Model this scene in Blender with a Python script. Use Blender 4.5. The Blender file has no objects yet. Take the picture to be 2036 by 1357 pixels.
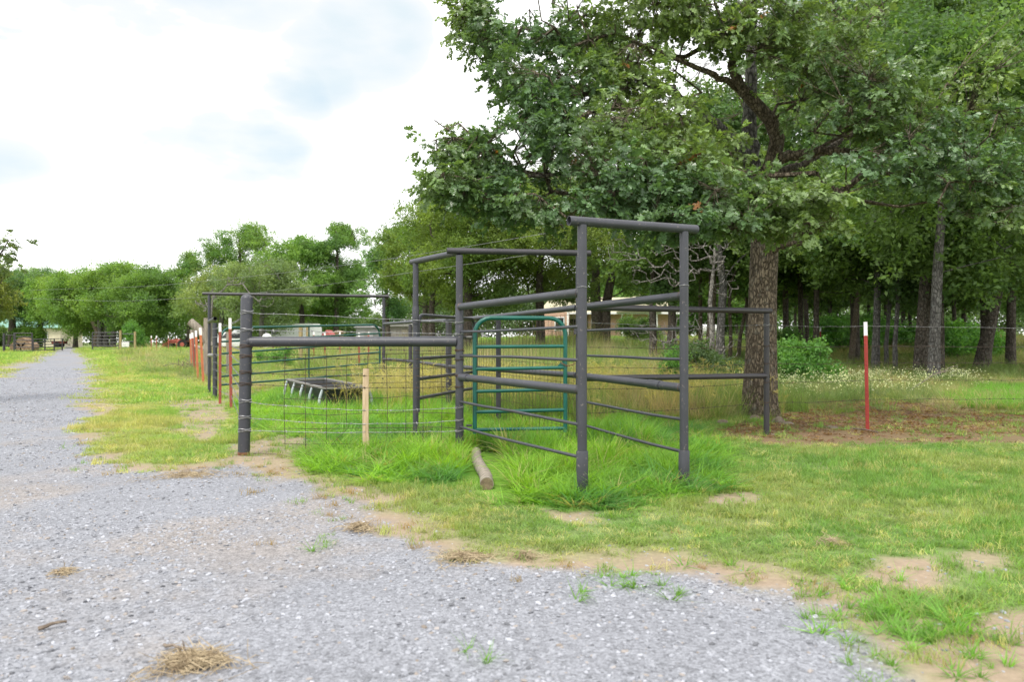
import bpy, math, random
import numpy as np
from mathutils import Vector, Matrix, Euler

random.seed(7)
RNG = np.random.default_rng(11)
SC = bpy.context.scene
COL = SC.collection
PI = math.pi

# ------------------------------------------------------------------ camera
CAMZ = 1.2
F = 1600.0           # focal length in pixels of a 2036 px wide frame
cam_d = bpy.data.cameras.new('camera')
cam = bpy.data.objects.new('camera', cam_d)
COL.objects.link(cam)
cam.location = (0, 0, CAMZ)
cam.rotation_euler = (math.radians(90.05), 0, 0)
cam_d.sensor_width = 36
cam_d.lens = 36 * F / 2036
cam_d.clip_start = 0.05
cam_d.clip_end = 3000
cam_d.dof.use_dof = True
cam_d.dof.focus_distance = 8.6
cam_d.dof.aperture_fstop = 2.8
SC.camera = cam

# ------------------------------------------------------------------ world, sun, exposure
SUN_EL, SUN_AZ = math.radians(58), math.radians(205)   # azimuth clockwise from +Y
w = bpy.data.worlds.new('World')
SC.world = w
w.use_nodes = True
wn, wl = w.node_tree.nodes, w.node_tree.links
wn.clear()
wout = wn.new('ShaderNodeOutputWorld')
bg_sky = wn.new('ShaderNodeBackground')
bg_cl = wn.new('ShaderNodeBackground')
wmix = wn.new('ShaderNodeMixShader')
sky = wn.new('ShaderNodeTexSky')
sky.sky_type = 'NISHITA'
sky.sun_disc = False
sky.sun_elevation = SUN_EL
sky.sun_rotation = SUN_AZ
bg_sky.inputs[1].default_value = 0.12
wl.new(sky.outputs[0], bg_sky.inputs[0])
tc = wn.new('ShaderNodeTexCoord')
mp = wn.new('ShaderNodeMapping')
mp.inputs['Scale'].default_value = (1.0, 1.0, 2.6)
mp.inputs['Location'].default_value = (0.35, 0.1, 0.25)
ns = wn.new('ShaderNodeTexNoise')
ns.inputs['Scale'].default_value = 4.2
ns.inputs['Detail'].default_value = 5
ns.inputs['Roughness'].default_value = 0.48
wl.new(tc.outputs['Generated'], mp.inputs[0])
wl.new(mp.outputs[0], ns.inputs[0])
# thin blue-grey openings: a few soft patches plus the same noise everywhere else
patch = None
for (px, py, ang, amp) in ((350, 292, 3.2, .4), (440, 305, 3.6, .62), (530, 300, 3.8, .8), (590, 185, 3.2, .62), (640, 125, 4, .45), (740, 60, 5, .48), (10, 355, 3.4, .5), (0, 0, 2.6, 1.2), (1910, 0, 13, 1.2), (1850, 40, 9, 1.2), (300, -400, 16, .8), (-900, 100, 18, .7), (2600, 200, 16, .8)):
    dv = Vector(((px - 1018) / F, 1, (680 - py) / F)).normalized()
    dp = wn.new('ShaderNodeVectorMath'); dp.operation = 'DOT_PRODUCT'; dp.inputs[1].default_value = dv
    wl.new(tc.outputs['Generated'], dp.inputs[0])
    mr = wn.new('ShaderNodeMapRange'); mr.interpolation_type = 'SMOOTHSTEP'
    mr.inputs[1].default_value = math.cos(math.radians(ang)); mr.inputs[2].default_value = math.cos(math.radians(ang * .3)); mr.inputs[4].default_value = amp
    wl.new(dp.outputs['Value'], mr.inputs[0])
    if patch is None: patch = mr.outputs[0]
    else:
        ad = wn.new('ShaderNodeMath'); ad.operation = 'MAXIMUM'; wl.new(patch, ad.inputs[0]); wl.new(mr.outputs[0], ad.inputs[1]); patch = ad.outputs[0]
nr = wn.new('ShaderNodeMapRange'); nr.inputs[1].default_value = .38; nr.inputs[2].default_value = .60; nr.inputs[3].default_value = 1.7; nr.inputs[4].default_value = .0
wl.new(ns.outputs[0], nr.inputs[0])
pm = wn.new('ShaderNodeMath'); pm.operation = 'MULTIPLY'; pm.use_clamp = True
wl.new(patch, pm.inputs[0]); wl.new(nr.outputs[0], pm.inputs[1])
cmix = wn.new('ShaderNodeValToRGB')
ce = cmix.color_ramp.elements; ce.new(.22); ce.new(.62)
for k, (p_, c_) in enumerate(((0, (.95, .95, .94, 1)), (.24, (.45, .46, .462, 1)), (.6, (.385, .425, .44, 1)), (1, (.335, .395, .43, 1)))): ce[k].position = p_; ce[k].color = c_
wl.new(pm.outputs[0], cmix.inputs[0]); wl.new(cmix.outputs[0], bg_cl.inputs[0])
wmix.inputs[0].default_value = .93
wl.new(bg_sky.outputs[0], wmix.inputs[1]); wl.new(bg_cl.outputs[0], wmix.inputs[2]); wl.new(wmix.outputs[0], wout.inputs[0])

sun_d = bpy.data.lights.new('sun', 'SUN')
sun_d.energy = 1.5
sun_d.angle = math.radians(14)
sun_d.color = (1.0, 0.95, 0.86)
sun = bpy.data.objects.new('sun', sun_d)
COL.objects.link(sun)
sd = Vector((math.sin(SUN_AZ) * math.cos(SUN_EL), math.cos(SUN_AZ) * math.cos(SUN_EL), math.sin(SUN_EL)))
sun.rotation_euler = sd.to_track_quat('Z', 'Y').to_euler()
SC.view_settings.view_transform = 'Standard'
SC.view_settings.look = 'None'
SC.view_settings.gamma = 1
SC.view_settings.exposure = 1.15
SC.view_settings.use_curve_mapping = False
SC.cycles.max_bounces = 6
SC.cycles.transparent_max_bounces = 4
SC.cycles.transmission_bounces = 4
SC.cycles.diffuse_bounces = 4
SC.cycles.glossy_bounces = 2

# ------------------------------------------------------------------ terrain and pixel helpers
def sstep(t):
    t = np.clip(t, 0, 1)
    return t * t * (3 - 2 * t)

def zg(x, y):
    x = np.asarray(x, float); y = np.asarray(y, float)
    a = 0.5 + 1.05 * sstep((x + 26) / 30)
    return a * sstep((y - 22) / 56)

def P(px, py, Y):
    return Vector(((px - 1018) / F * Y, Y, CAMZ - (py - 680) / F * Y))

def G(px, py):
    d = max(py - 680, 1.0)
    Y = F * CAMZ / d
    Y = min(Y, 140)
    for _ in range(40):
        Yn = F * (CAMZ - float(zg((px - 1018) / F * Y, Y))) / d
        Y = 0.5 * Y + 0.5 * max(0.5, min(Yn, 160))
    return ((px - 1018) / F * Y, Y)

def gp(px, Y):
    x = (px - 1018) / F * Y
    return Vector((x, Y, float(zg(x, Y))))

def hash2(ix, iy, s):
    h = (ix.astype(np.int64) * 374761393 + iy.astype(np.int64) * 668265263 + s * 974634777) & 0x7fffffff
    h = ((h ^ (h >> 13)) * 1274126177) & 0x7fffffff
    return ((h ^ (h >> 16)) & 0xffff) / 65535.0

def vnoise(x, y, s=0):
    x = np.asarray(x, float); y = np.asarray(y, float)
    ix = np.floor(x); iy = np.floor(y)
    fx = x - ix; fy = y - iy
    fx = fx * fx * (3 - 2 * fx); fy = fy * fy * (3 - 2 * fy)
    a = hash2(ix, iy, s); b = hash2(ix + 1, iy, s)
    c = hash2(ix, iy + 1, s); d = hash2(ix + 1, iy + 1, s)
    return (a + (b - a) * fx) * (1 - fy) + (c + (d - c) * fx) * fy

def fbm(x, y, s=0, o=4):
    t = 0; a = 0.5; n = 0
    for k in range(o):
        t = t + a * vnoise(x * 2 ** k + 17.3 * k, y * 2 ** k - 9.1 * k, s + k)
        n += a; a *= 0.55
    return t / n

def sdf(poly, x, y):
    x = np.asarray(x, float); y = np.asarray(y, float)
    d = np.full(x.shape, 1e9); ins = np.zeros(x.shape, bool)
    n = len(poly)
    for i in range(n):
        x0, y0 = poly[i]; x1, y1 = poly[(i + 1) % n]
        ex, ey = x1 - x0, y1 - y0
        L = ex * ex + ey * ey + 1e-12
        t = np.clip(((x - x0) * ex + (y - y0) * ey) / L, 0, 1)
        d = np.minimum(d, np.hypot(x - x0 - t * ex, y - y0 - t * ey))
        if y0 != y1:
            c = ((y0 > y) != (y1 > y)) & (x < (x1 - x0) * (y - y0) / (y1 - y0) + x0)
            ins ^= c
    return np.where(ins, -d, d)

def poly(pts):
    return [G(*p) for p in pts]

GRAVEL = poly([(136, 689), (110, 697), (70, 714), (0, 748), (-300, 880), (-900, 1200), (-900, 1700), (2300, 1700), (1880, 1400), (1770, 1310),
               (1690, 1250), (1640, 1215), (1560, 1190), (1430, 1160), (1300, 1138), (1180, 1138), (1000, 1125), (900, 1112), (800, 1085), (745, 1062), (710, 1030),
               (735, 1000), (650, 985), (620, 962), (540, 946), (480, 925), (430, 928), (340, 940), (240, 937), (165, 880), (172, 800), (190, 750), (178, 720), (160, 702), (150, 692), (150, 689)])
ROAD_FAR = [(-54.5, 96), (-50, 96), (-42, 112), (-36, 140), (-42, 140), (-49, 115)]
DIRT = [(poly([(395, 935), (480, 880), (560, 862), (650, 870), (590, 905), (640, 950), (760, 972), (700, 985), (620, 975), (700, 1045), (790, 1090), (900, 1125), (730, 1110), (590, 1075), (440, 1050), (470, 1000), (400, 960)]), .9),
        (poly([(1690, 1235), (1760, 1205), (1860, 1235), (1990, 1215), (2300, 1230), (2400, 1700), (2100, 1700), (1900, 1420), (1760, 1300)]), 1.),
        (poly([(1700, 1160), (1740, 1122), (1850, 1115), (1900, 1150), (1860, 1182), (1750, 1185)]), 1.),
        (poly([(1900, 1120), (1960, 1095), (1990, 1120), (1950, 1140)]), .8),
        (poly([(1370, 990), (1440, 978), (1510, 980), (1505, 1005), (1400, 1012)]), 1.),
        (poly([(1080, 1012), (1180, 1020), (1190, 1042), (1080, 1032)]), .9),
        (poly([(345, 800), (400, 790), (450, 810), (450, 870), (390, 880), (350, 850)]), .9),
        (poly([(430, 770), (560, 762), (600, 775), (520, 795), (440, 800)]), .9),
        (poly([(345, 742), (378, 734), (440, 750), (430, 765), (370, 760)]), .8),
        (poly([(160, 705), (175, 700), (215, 760), (200, 800), (180, 760)]), .55),
        (poly([(0, 748), (70, 714), (85, 700), (40, 720), (-60, 745)]), .8),
        ]
BROWN = poly([(1385, 862), (1430, 845), (1500, 832), (1620, 798), (1720, 796), (1870, 806), (2036, 826), (2400, 850), (2400, 878), (2036, 890), (1800, 885), (1650, 890), (1500, 884), (1400, 872)])
LUSH = poly([(585, 908), (600, 930), (660, 948), (760, 965), (930, 968), (985, 1000), (1100, 1012), (1230, 1014), (1370, 990), (1440, 984), (1435, 900), (1400, 862), (1300, 850), (940, 850), (880, 880), (740, 884), (640, 895)])
PEN = poly([(600, 880), (500, 850), (470, 800), (520, 785), (580, 765), (800, 800), (930, 790), (1180, 790), (1300, 805), (1400, 862), (1380, 900), (900, 900), (740, 890)])
MEADOW = [(-3.2, 19.5), (-.9, 13.6), (.25, 11.3), (1.2, 11.3), (2.2, 11.8), (3.2, 12.3), (5, 13.2), (8, 13.4), (12, 12.8), (40, 14), (60, 70), (20, 64), (8, 55), (-3, 45), (-8, 30), (-5, 22)]
FIELD = [(-5.5, 19), (-3, 21), (-3, 60), (-30, 62), (-14, 30)]

def masks(x, y):
    nz = (fbm(x * 1.3, y * 1.3, 3) - .5)
    nf = (fbm(x * 6, y * 6, 9) - .5)
    sc = np.clip(np.hypot(x, y) / 12, .5, 3)
    wob = (nz * .55 + nf * .42) * sc
    m = {}
    dg = np.minimum(sdf(GRAVEL, x, y), sdf(ROAD_FAR, x, y))
    m['dg'] = dg + wob
    m['gravel'] = sstep(.5 - (dg + wob) / .22)
    d = np.zeros_like(x)
    for q, s in DIRT:
        d = np.maximum(d, s * sstep(.5 - (sdf(q, x, y) + wob * .9) / (.35 * sc)))
    edge = np.exp(-((dg + wob - .05) / .42) ** 2) * .72 * (.35 + 1.1 * sstep((fbm(x * 1.7, y * 1.7, 19) - .3) * 3))
    m['dirt'] = np.maximum(d, edge)
    m['brown'] = sstep(.5 - (sdf(BROWN, x, y) + wob * .8) / .7)
    m['lush'] = sstep(.5 - (sdf(LUSH, x, y) + wob * .5) / .3)
    m['pen'] = sstep(.5 - (sdf(PEN, x, y) + wob * .6) / .5)
    m['meadow'] = sstep(.5 - (sdf(MEADOW, x, y) + wob) / .9)
    m['field'] = sstep(.5 - (sdf(FIELD, x, y) + wob) / 1.5)
    return m

def mix3(a, b, t):
    return a + (b - a) * t[..., None]

C_LAWN = np.array((.150, .262, .066)); C_STRAW = np.array((.400, .345, .170)); C_LUSH = np.array((.170, .325, .045))
C_MEAD = np.array((.270, .265, .145)); C_MEADGRN = np.array((.110, .185, .050)); C_DIRT = np.array((.275, .215, .155))
C_BROWN = np.array((.175, .105, .066)); C_GRAV = np.array((.205, .211, .234)); C_YEL = np.array((.205, .325, .072))

def grass_colour(x, y, m):
    n1 = fbm(x * .9, y * .9, 21); n2 = fbm(x * .25, y * .25, 33)
    c = np.broadcast_to(C_LAWN, x.shape + (3,)).copy()
    left = sstep((-x - 1.5) / 2.5)
    c = mix3(c, C_YEL, np.clip(left * .75 + sstep((n2 - .5) * 4) * .25, 0, 1))
    c = mix3(c, C_STRAW, np.clip(sstep((n1 - .50) * 5) * (.30 + .25 * left), 0, .7) * (1 - .6 * sstep((y - 24) / 15)))
    c = mix3(c, C_STRAW, np.exp(-(m['dg'] - .15) ** 2 / .25) * .35)
    c = mix3(c, C_MEAD, m['field'] * .5)
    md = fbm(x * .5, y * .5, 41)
    mc = mix3(np.broadcast_to(C_MEAD, x.shape + (3,)), C_MEADGRN * 1.25, sstep((md - .42) * 5))  # noise patches of darker green grass among the dry meadow colour
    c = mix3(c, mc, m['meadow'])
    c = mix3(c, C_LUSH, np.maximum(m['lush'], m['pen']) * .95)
    return c

def ground_colour(x, y):
    m = masks(x, y)
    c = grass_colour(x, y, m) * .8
    c = mix3(c, C_DIRT * .8, np.full(x.shape, .22) * (1 - m['lush']))
    c = mix3(c, C_DIRT, m['dirt'])
    c = mix3(c, C_BROWN, m['brown'] * (1 - .3 * fbm(x * 2, y * 2, 5)))
    c = mix3(c, C_GRAV, m['gravel'])
    pt = sstep((fbm(x * .8 + 5, y * .8, 77) - .54) * 5) * m['gravel'] * .30
    c = mix3(c, C_DIRT * 1.02, pt)
    return c, m

# ------------------------------------------------------------------ material helpers
MATS = {}
def new_mat(name):
    m = bpy.data.materials.new(name); m.use_nodes = True
    nt = m.node_tree; nt.nodes.clear()
    out = nt.nodes.new('ShaderNodeOutputMaterial')
    b = nt.nodes.new('ShaderNodeBsdfPrincipled')
    nt.links.new(b.outputs[0], out.inputs[0])
    MATS[name] = m
    return m, nt, b, out

def noise_node(nt, scale, detail=4, rough=.55, coord='Object', stretch=None):
    t = nt.nodes.new('ShaderNodeTexCoord')
    n = nt.nodes.new('ShaderNodeTexNoise')
    n.inputs['Scale'].default_value = scale; n.inputs['Detail'].default_value = detail; n.inputs['Roughness'].default_value = rough
    src = t.outputs[coord]
    if stretch:
        mpn = nt.nodes.new('ShaderNodeMapping'); mpn.inputs['Scale'].default_value = stretch
        nt.links.new(src, mpn.inputs[0]); src = mpn.outputs[0]
    nt.links.new(src, n.inputs['Vector'])
    return n

def ramp(nt, fac, stops):
    r = nt.nodes.new('ShaderNodeValToRGB')
    e = r.color_ramp.elements
    while len(e) < len(stops): e.new(.5)
    for i, (p, c) in enumerate(stops):
        e[i].position = p; e[i].color = (*c, 1)
    nt.links.new(fac, r.inputs[0])
    return r

def add_bump(nt, b, h, strength, dist):
    bp = nt.nodes.new('ShaderNodeBump')
    bp.inputs['Strength'].default_value = strength; bp.inputs['Distance'].default_value = dist
    nt.links.new(h, bp.inputs['Height']); nt.links.new(bp.outputs[0], b.inputs['Normal'])

def simple(name, c1, c2, scale=6, rough=.6, spec=.5, bump=0, dist=.01, stretch=None, metal=0, p=(.35, .65), coord='Object'):
    m, nt, b, out = new_mat(name)
    n = noise_node(nt, scale, stretch=stretch, coord=coord)
    r = ramp(nt, n.outputs[0], [(p[0], c1), (p[1], c2)])
    nt.links.new(r.outputs[0], b.inputs['Base Color'])
    b.inputs['Roughness'].default_value = rough
    b.inputs['Specular IOR Level'].default_value = spec
    b.inputs['Metallic'].default_value = metal
    if bump: add_bump(nt, b, n.outputs[0], bump, dist)
    return m

def painted(name, base, wear, amount=.66, rough=.42, spec=.5):
    m, nt, b, out = new_mat(name)
    n = noise_node(nt, 3.0, 6, .6, 'Object')
    n2 = noise_node(nt, 38.0, 4, .6, 'Object')
    r = ramp(nt, n.outputs[0], [(.3, tuple(c * .80 for c in base)), (.7, tuple(c * 1.24 for c in base))])
    k = nt.nodes.new('ShaderNodeMapRange'); k.inputs[1].default_value = amount; k.inputs[2].default_value = amount + .06
    nt.links.new(n2.outputs[0], k.inputs[0])
    mx = nt.nodes.new('ShaderNodeMixRGB'); mx.inputs[2].default_value = (*wear, 1)
    nt.links.new(k.outputs[0], mx.inputs[0]); nt.links.new(r.outputs[0], mx.inputs[1])
    nt.links.new(mx.outputs[0], b.inputs['Base Color'])
    rr = nt.nodes.new('ShaderNodeMapRange'); rr.inputs[3].default_value = rough - .08; rr.inputs[4].default_value = rough + .14
    nt.links.new(n.outputs[0], rr.inputs[0]); nt.links.new(rr.outputs[0], b.inputs['Roughness'])
    b.inputs['Specular IOR Level'].default_value = spec
    add_bump(nt, b, n2.outputs[0], .25, .002)
    return m

M_PIPE = painted('pipe_paint', (.038, .039, .050), (.15, .13, .12), .63)
M_PIPED = painted('pipe_paint_dark', (.028, .026, .031), (.10, .07, .06), .65)
M_WELD = painted('weld_metal', (.05, .046, .05), (.14, .07, .04), .50)
M_RUST = simple('rust', (.10, .04, .02), (.22, .10, .05), 30, .85)
M_GREEN = painted('gate_green', (.003, .086, .066), (.20, .22, .20), .70, .30)
M_GREENF = painted('gate_green_weathered', (.006, .072, .056), (.05, .03, .02), .64, .4)
M_RED = painted('post_red', (.27, .024, .018), (.12, .05, .03), .64, .5)
M_REDO = painted('post_rust_red', (.27, .055, .035), (.16, .09, .06), .55, .7)
M_ORG = painted('post_orange', (.42, .13, .055), (.25, .10, .05), .58, .7)
M_WTIP = painted('post_white', (.72, .70, .70), (.35, .2, .14), .66, .6)
M_WIRE = simple('galvanised_wire', (.16, .16, .17), (.30, .30, .31), 20, .45, metal=.6)
M_WIRED = simple('weathered_wire', (.03, .022, .018), (.075, .045, .03), 12, .7)
M_LATH = simple('pale_lath_wood', (.36, .26, .16), (.52, .40, .27), 5, .8, .3, .3, .003, (10, 10, 1))
M_WOOD = simple('grey_post_wood', (.16, .135, .11), (.30, .265, .22), 3, .9, .2, .5, .01, (9, 9, 1))
M_POSTY = simple('tan_post_wood', (.22, .17, .08), (.36, .29, .16), 3, .9, .2, .4, .01, (9, 9, 1))
M_LOGEND = simple('log_end', (.10, .075, .05), (.24, .18, .12), 14, .9, .2, .4, .004)
M_RUBBER = simple('black_plastic', (.012, .013, .015), (.03, .032, .036), 5, .5)
M_TRIM = simple('grey_trough_rim', (.17, .16, .155), (.24, .23, .22), 5, .6)
M_TLEG = simple('pale_trough_leg', (.34, .39, .42), (.46, .50, .52), 5, .5)
M_WHITE = simple('white_paint', (.62, .62, .61), (.75, .75, .74), 3, .5)
M_CAR = simple('white_car_paint', (.66, .67, .68), (.74, .75, .76), 2, .25, .6)
M_GLASS = simple('dark_glass', (.012, .015, .018), (.03, .034, .038), 2, .1, .6)
M_TYRE = simple('tyre_rubber', (.012, .012, .012), (.03, .028, .026), 8, .9)
M_TRACT = simple('red_tractor_paint', (.32, .06, .045), (.42, .11, .08), 3, .5)
M_STRAW = simple('dry_straw', (.24, .18, .11), (.42, .34, .22), 20, .9)
M_STICK = simple('dead_stick', (.10, .075, .055), (.20, .16, .125), 20, .9)
M_ROCK = simple('pale_rock', (.13, .10, .07), (.25, .21, .165), 8, .9, .2, .6, .02)
M_CREAM = simple('cream_siding', (.50, .44, .33), (.58, .52, .40), 2, .8)
M_ROOF = simple('tan_shingles', (.36, .33, .22), (.48, .44, .31), 9, .9, .2, .4, .01, (1, 1, 5))
M_GROOF = simple('green_metal_roof', (.10, .24, .19), (.16, .32, .26), 3, .5)
M_SHED = simple('grey_lilac_siding', (.25, .24, .26), (.34, .33, .35), 3, .8, .3, .3, .01, (8, 8, .5))
M_BARN = simple('weathered_barn_board', (.17, .15, .14), (.28, .26, .25), 3, .9, .2, .5, .02, (8, 8, .5))
M_REDROOF = simple('faded_red_roof', (.42, .09, .09), (.52, .16, .15), 4, .7)
M_TANW = simple('tan_wall', (.45, .32, .23), (.52, .38, .28), 4, .8)
M_HAY = simple('old_hay', (.20, .13, .085), (.34, .24, .16), 5, .95, .1, .8, .05)

def bark(name, a, b_, lich, scale=5):
    m, nt, b, out = new_mat(name)
    n = noise_node(nt, scale, 7, .7, 'Object', (2.6, 2.6, .8))
    v = nt.nodes.new('ShaderNodeTexVoronoi'); v.feature = 'DISTANCE_TO_EDGE'; v.inputs['Scale'].default_value = scale * 1.6
    t = nt.nodes.new('ShaderNodeTexCoord'); mpn = nt.nodes.new('ShaderNodeMapping'); mpn.inputs['Scale'].default_value = (2.2, 2.2, .8)
    nd = nt.nodes.new('ShaderNodeMixRGB'); nd.inputs[0].default_value = .12
    nt.links.new(t.outputs['Object'], mpn.inputs[0]); nt.links.new(mpn.outputs[0], nd.inputs[1]); nt.links.new(n.outputs['Color'], nd.inputs[2])
    nt.links.new(nd.outputs[0], v.inputs['Vector'])
    vr = nt.nodes.new('ShaderNodeMapRange'); vr.inputs[2].default_value = .16
    nt.links.new(v.outputs['Distance'], vr.inputs[0])
    r = ramp(nt, n.outputs[0], [(.32, a), (.66, b_)])
    dk = nt.nodes.new('ShaderNodeMixRGB'); dk.blend_type = 'MULTIPLY'; dk.inputs[0].default_value = .55
    nt.links.new(r.outputs[0], dk.inputs[1]); nt.links.new(vr.outputs[0], dk.inputs[2])
    n2 = noise_node(nt, 7, 6, .75, 'Object')
    k = nt.nodes.new('ShaderNodeMapRange'); k.inputs[1].default_value = .56; k.inputs[2].default_value = .66
    nt.links.new(n2.outputs[0], k.inputs[0])
    km = nt.nodes.new('ShaderNodeMath'); km.operation = 'MULTIPLY'; km.inputs[1].default_value = .5
    nt.links.new(k.outputs[0], km.inputs[0])
    mx = nt.nodes.new('ShaderNodeMixRGB'); mx.inputs[2].default_value = (*lich, 1)
    nt.links.new(km.outputs[0], mx.inputs[0]); nt.links.new(dk.outputs[0], mx.inputs[1])
    nt.links.new(mx.outputs[0], b.inputs['Base Color'])
    b.inputs['Roughness'].default_value = .95; b.inputs['Specular IOR Level'].default_value = .15
    ad = nt.nodes.new('ShaderNodeMath'); ad.operation = 'ADD'
    nt.links.new(vr.outputs[0], ad.inputs[0]); nt.links.new(n.outputs[0], ad.inputs[1])
    add_bump(nt, b, ad.outputs[0], .9, .03)
    return m
M_BARK = bark('oak_bark', (.10, .078, .056), (.23, .19, .14), (.26, .27, .23), 8)
M_BARKD = bark('dark_bark', (.065, .055, .045), (.155, .132, .108), (.24, .25, .23))
M_BARKG = bark('grey_bark', (.085, .08, .075), (.19, .18, .17), (.32, .33, .32))
M_DEADB = bark('bleached_bark', (.16, .145, .13), (.30, .28, .255), (.36, .35, .33))

def leafy(name, trans=.28, rough=.42, spec=.5, hue_var=.5):
    """foliage: colour = the tint stored on each instanced clump, varied per leaf by island"""
    m, nt, b, out = new_mat(name)
    at = nt.nodes.new('ShaderNodeAttribute'); at.attribute_type = 'INSTANCER'; at.attribute_name = 'tint'
    gi = nt.nodes.new('ShaderNodeNewGeometry')
    mr = nt.nodes.new('ShaderNodeMapRange'); mr.inputs[3].default_value = 1 - hue_var * .6; mr.inputs[4].default_value = 1 + hue_var * .6
    nt.links.new(gi.outputs['Random Per Island'], mr.inputs[0])
    mu = nt.nodes.new('ShaderNodeVectorMath'); mu.operation = 'SCALE'
    nt.links.new(at.outputs['Color'], mu.inputs[0]); nt.links.new(mr.outputs[0], mu.inputs['Scale'])
    nt.links.new(mu.outputs[0], b.inputs['Base Color'])
    b.inputs['Roughness'].default_value = rough; b.inputs['Specular IOR Level'].default_value = spec
    tr = nt.nodes.new('ShaderNodeBsdfTranslucent')
    tm = nt.nodes.new('ShaderNodeVectorMath'); tm.operation = 'MULTIPLY'; tm.inputs[1].default_value = (1.5, 1.5, .6)
    nt.links.new(mu.outputs[0], tm.inputs[0]); nt.links.new(tm.outputs[0], tr.inputs[0])
    ms = nt.nodes.new('ShaderNodeMixShader'); ms.inputs[0].default_value = trans
    nt.links.new(b.outputs[0], ms.inputs[1]); nt.links.new(tr.outputs[0], ms.inputs[2])
    nt.links.new(ms.outputs[0], out.inputs[0])
    return m
M_LEAF = leafy('oak_leaf', .36, .36, .6, .55)
M_LEAFF = leafy('far_leaf', .45, .55, .35, .5)
M_GRASS = leafy('grass_blade', .46, .55, .25, .45)
M_STONE = leafy('gravel_stone', 0.0, .85, .25, .5)

# ground material
def ground_material():
    m, nt, b, out = new_mat('ground')
    at = nt.nodes.new('ShaderNodeAttribute'); at.attribute_name = 'gcol'
    ag = nt.nodes.new('ShaderNodeAttribute'); ag.attribute_name = 'gravel'
    t = nt.nodes.new('ShaderNodeTexCoord')
    v = nt.nodes.new('ShaderNodeTexVoronoi'); v.inputs['Scale'].default_value = 55
    v2 = nt.nodes.new('ShaderNodeTexVoronoi'); v2.inputs['Scale'].default_value = 130
    for q in (v, v2): nt.links.new(t.outputs['Object'], q.inputs['Vector'])
    sep = nt.nodes.new('ShaderNodeSeparateColor'); nt.links.new(v.outputs['Color'], sep.inputs[0])
    sep2 = nt.nodes.new('ShaderNodeSeparateColor'); nt.links.new(v2.outputs['Color'], sep2.inputs[0])
    av = nt.nodes.new('ShaderNodeMath'); av.operation = 'ADD'
    nt.links.new(sep.outputs[0], av.inputs[0]); nt.links.new(sep2.outputs[1], av.inputs[1])
    g = nt.nodes.new('ShaderNodeMapRange'); g.inputs[2].default_value = 2; g.inputs[3].default_value = .55; g.inputs[4].default_value = 1.45
    nt.links.new(av.outputs[0], g.inputs[0])
    n = noise_node(nt, 22, 6, .7); n3 = noise_node(nt, 1.1, 5, .6)
    s = nt.nodes.new('ShaderNodeMapRange'); s.inputs[3].default_value = .55; s.inputs[4].default_value = 1.45
    nt.links.new(n.outputs[0], s.inputs[0])
    s3 = nt.nodes.new('ShaderNodeMapRange'); s3.inputs[3].default_value = .8; s3.inputs[4].default_value = 1.2
    nt.links.new(n3.outputs[0], s3.inputs[0])
    mf = nt.nodes.new('ShaderNodeMix'); mf.data_type = 'FLOAT'
    nt.links.new(ag.outputs['Fac'], mf.inputs[0]); nt.links.new(s.outputs[0], mf.inputs[2]); nt.links.new(g.outputs[0], mf.inputs[3])
    mm = nt.nodes.new('ShaderNodeMath'); mm.operation = 'MULTIPLY'
    nt.links.new(mf.outputs[0], mm.inputs[0]); nt.links.new(s3.outputs[0], mm.inputs[1])
    mu = nt.nodes.new('ShaderNodeVectorMath'); mu.operation = 'SCALE'
    nt.links.new(at.outputs['Color'], mu.inputs[0]); nt.links.new(mm.outputs[0], mu.inputs['Scale'])
    nt.links.new(mu.outputs[0], b.inputs['Base Color'])
    b.inputs['Roughness'].default_value = .95; b.inputs['Specular IOR Level'].default_value = .15
    hh = nt.nodes.new('ShaderNodeMath'); hh.operation = 'ADD'
    nt.links.new(v.outputs['Distance'], hh.inputs[0]); nt.links.new(n.outputs[0], hh.inputs[1])
    add_bump(nt, b, hh.outputs[0], .35, .010)
    return m
M_GROUND = ground_material()

def brick_material():
    m, nt, b, out = new_mat('house_brick')
    t = nt.nodes.new('ShaderNodeTexCoord'); mp_ = nt.nodes.new('ShaderNodeMapping'); mp_.inputs['Rotation'].default_value = (PI / 2, 0, 0)
    br = nt.nodes.new('ShaderNodeTexBrick'); br.inputs['Scale'].default_value = 4
    br.inputs['Color1'].default_value = (.42, .22, .15, 1); br.inputs['Color2'].default_value = (.50, .31, .22, 1); br.inputs['Mortar'].default_value = (.48, .42, .36, 1)
    nt.links.new(t.outputs['Object'], mp_.inputs[0]); nt.links.new(mp_.outputs[0], br.inputs['Vector'])
    nt.links.new(br.outputs[0], b.inputs['Base Color']); b.inputs['Roughness'].default_value = .9
    return m
M_BRICK = brick_material()

# ------------------------------------------------------------------ object helpers
def link(name, me, mat=None, parent=None, smooth=True):
    o = bpy.data.objects.new(name, me)
    COL.objects.link(o)
    if mat is not None and len(me.materials) == 0: me.materials.append(mat)
    if parent is not None: o.parent = parent
    if smooth and len(me.polygons): me.polygons.foreach_set('use_smooth', np.ones(len(me.polygons), bool))
    return o

def tag(o, label=None, cat=None, group=None, kind=None):
    if label: o['label'] = label
    if cat: o['category'] = cat
    if group: o['group'] = group
    if kind: o['kind'] = kind
    return o

def thing(name, label, cat, loc=(0, 0, 0), rz=0, group=None):
    o = bpy.data.objects.new(name, None); COL.objects.link(o)
    o.empty_display_size = .2
    o.location = loc; o.rotation_euler = (0, 0, rz)
    return tag(o, label, cat, group)

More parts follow.
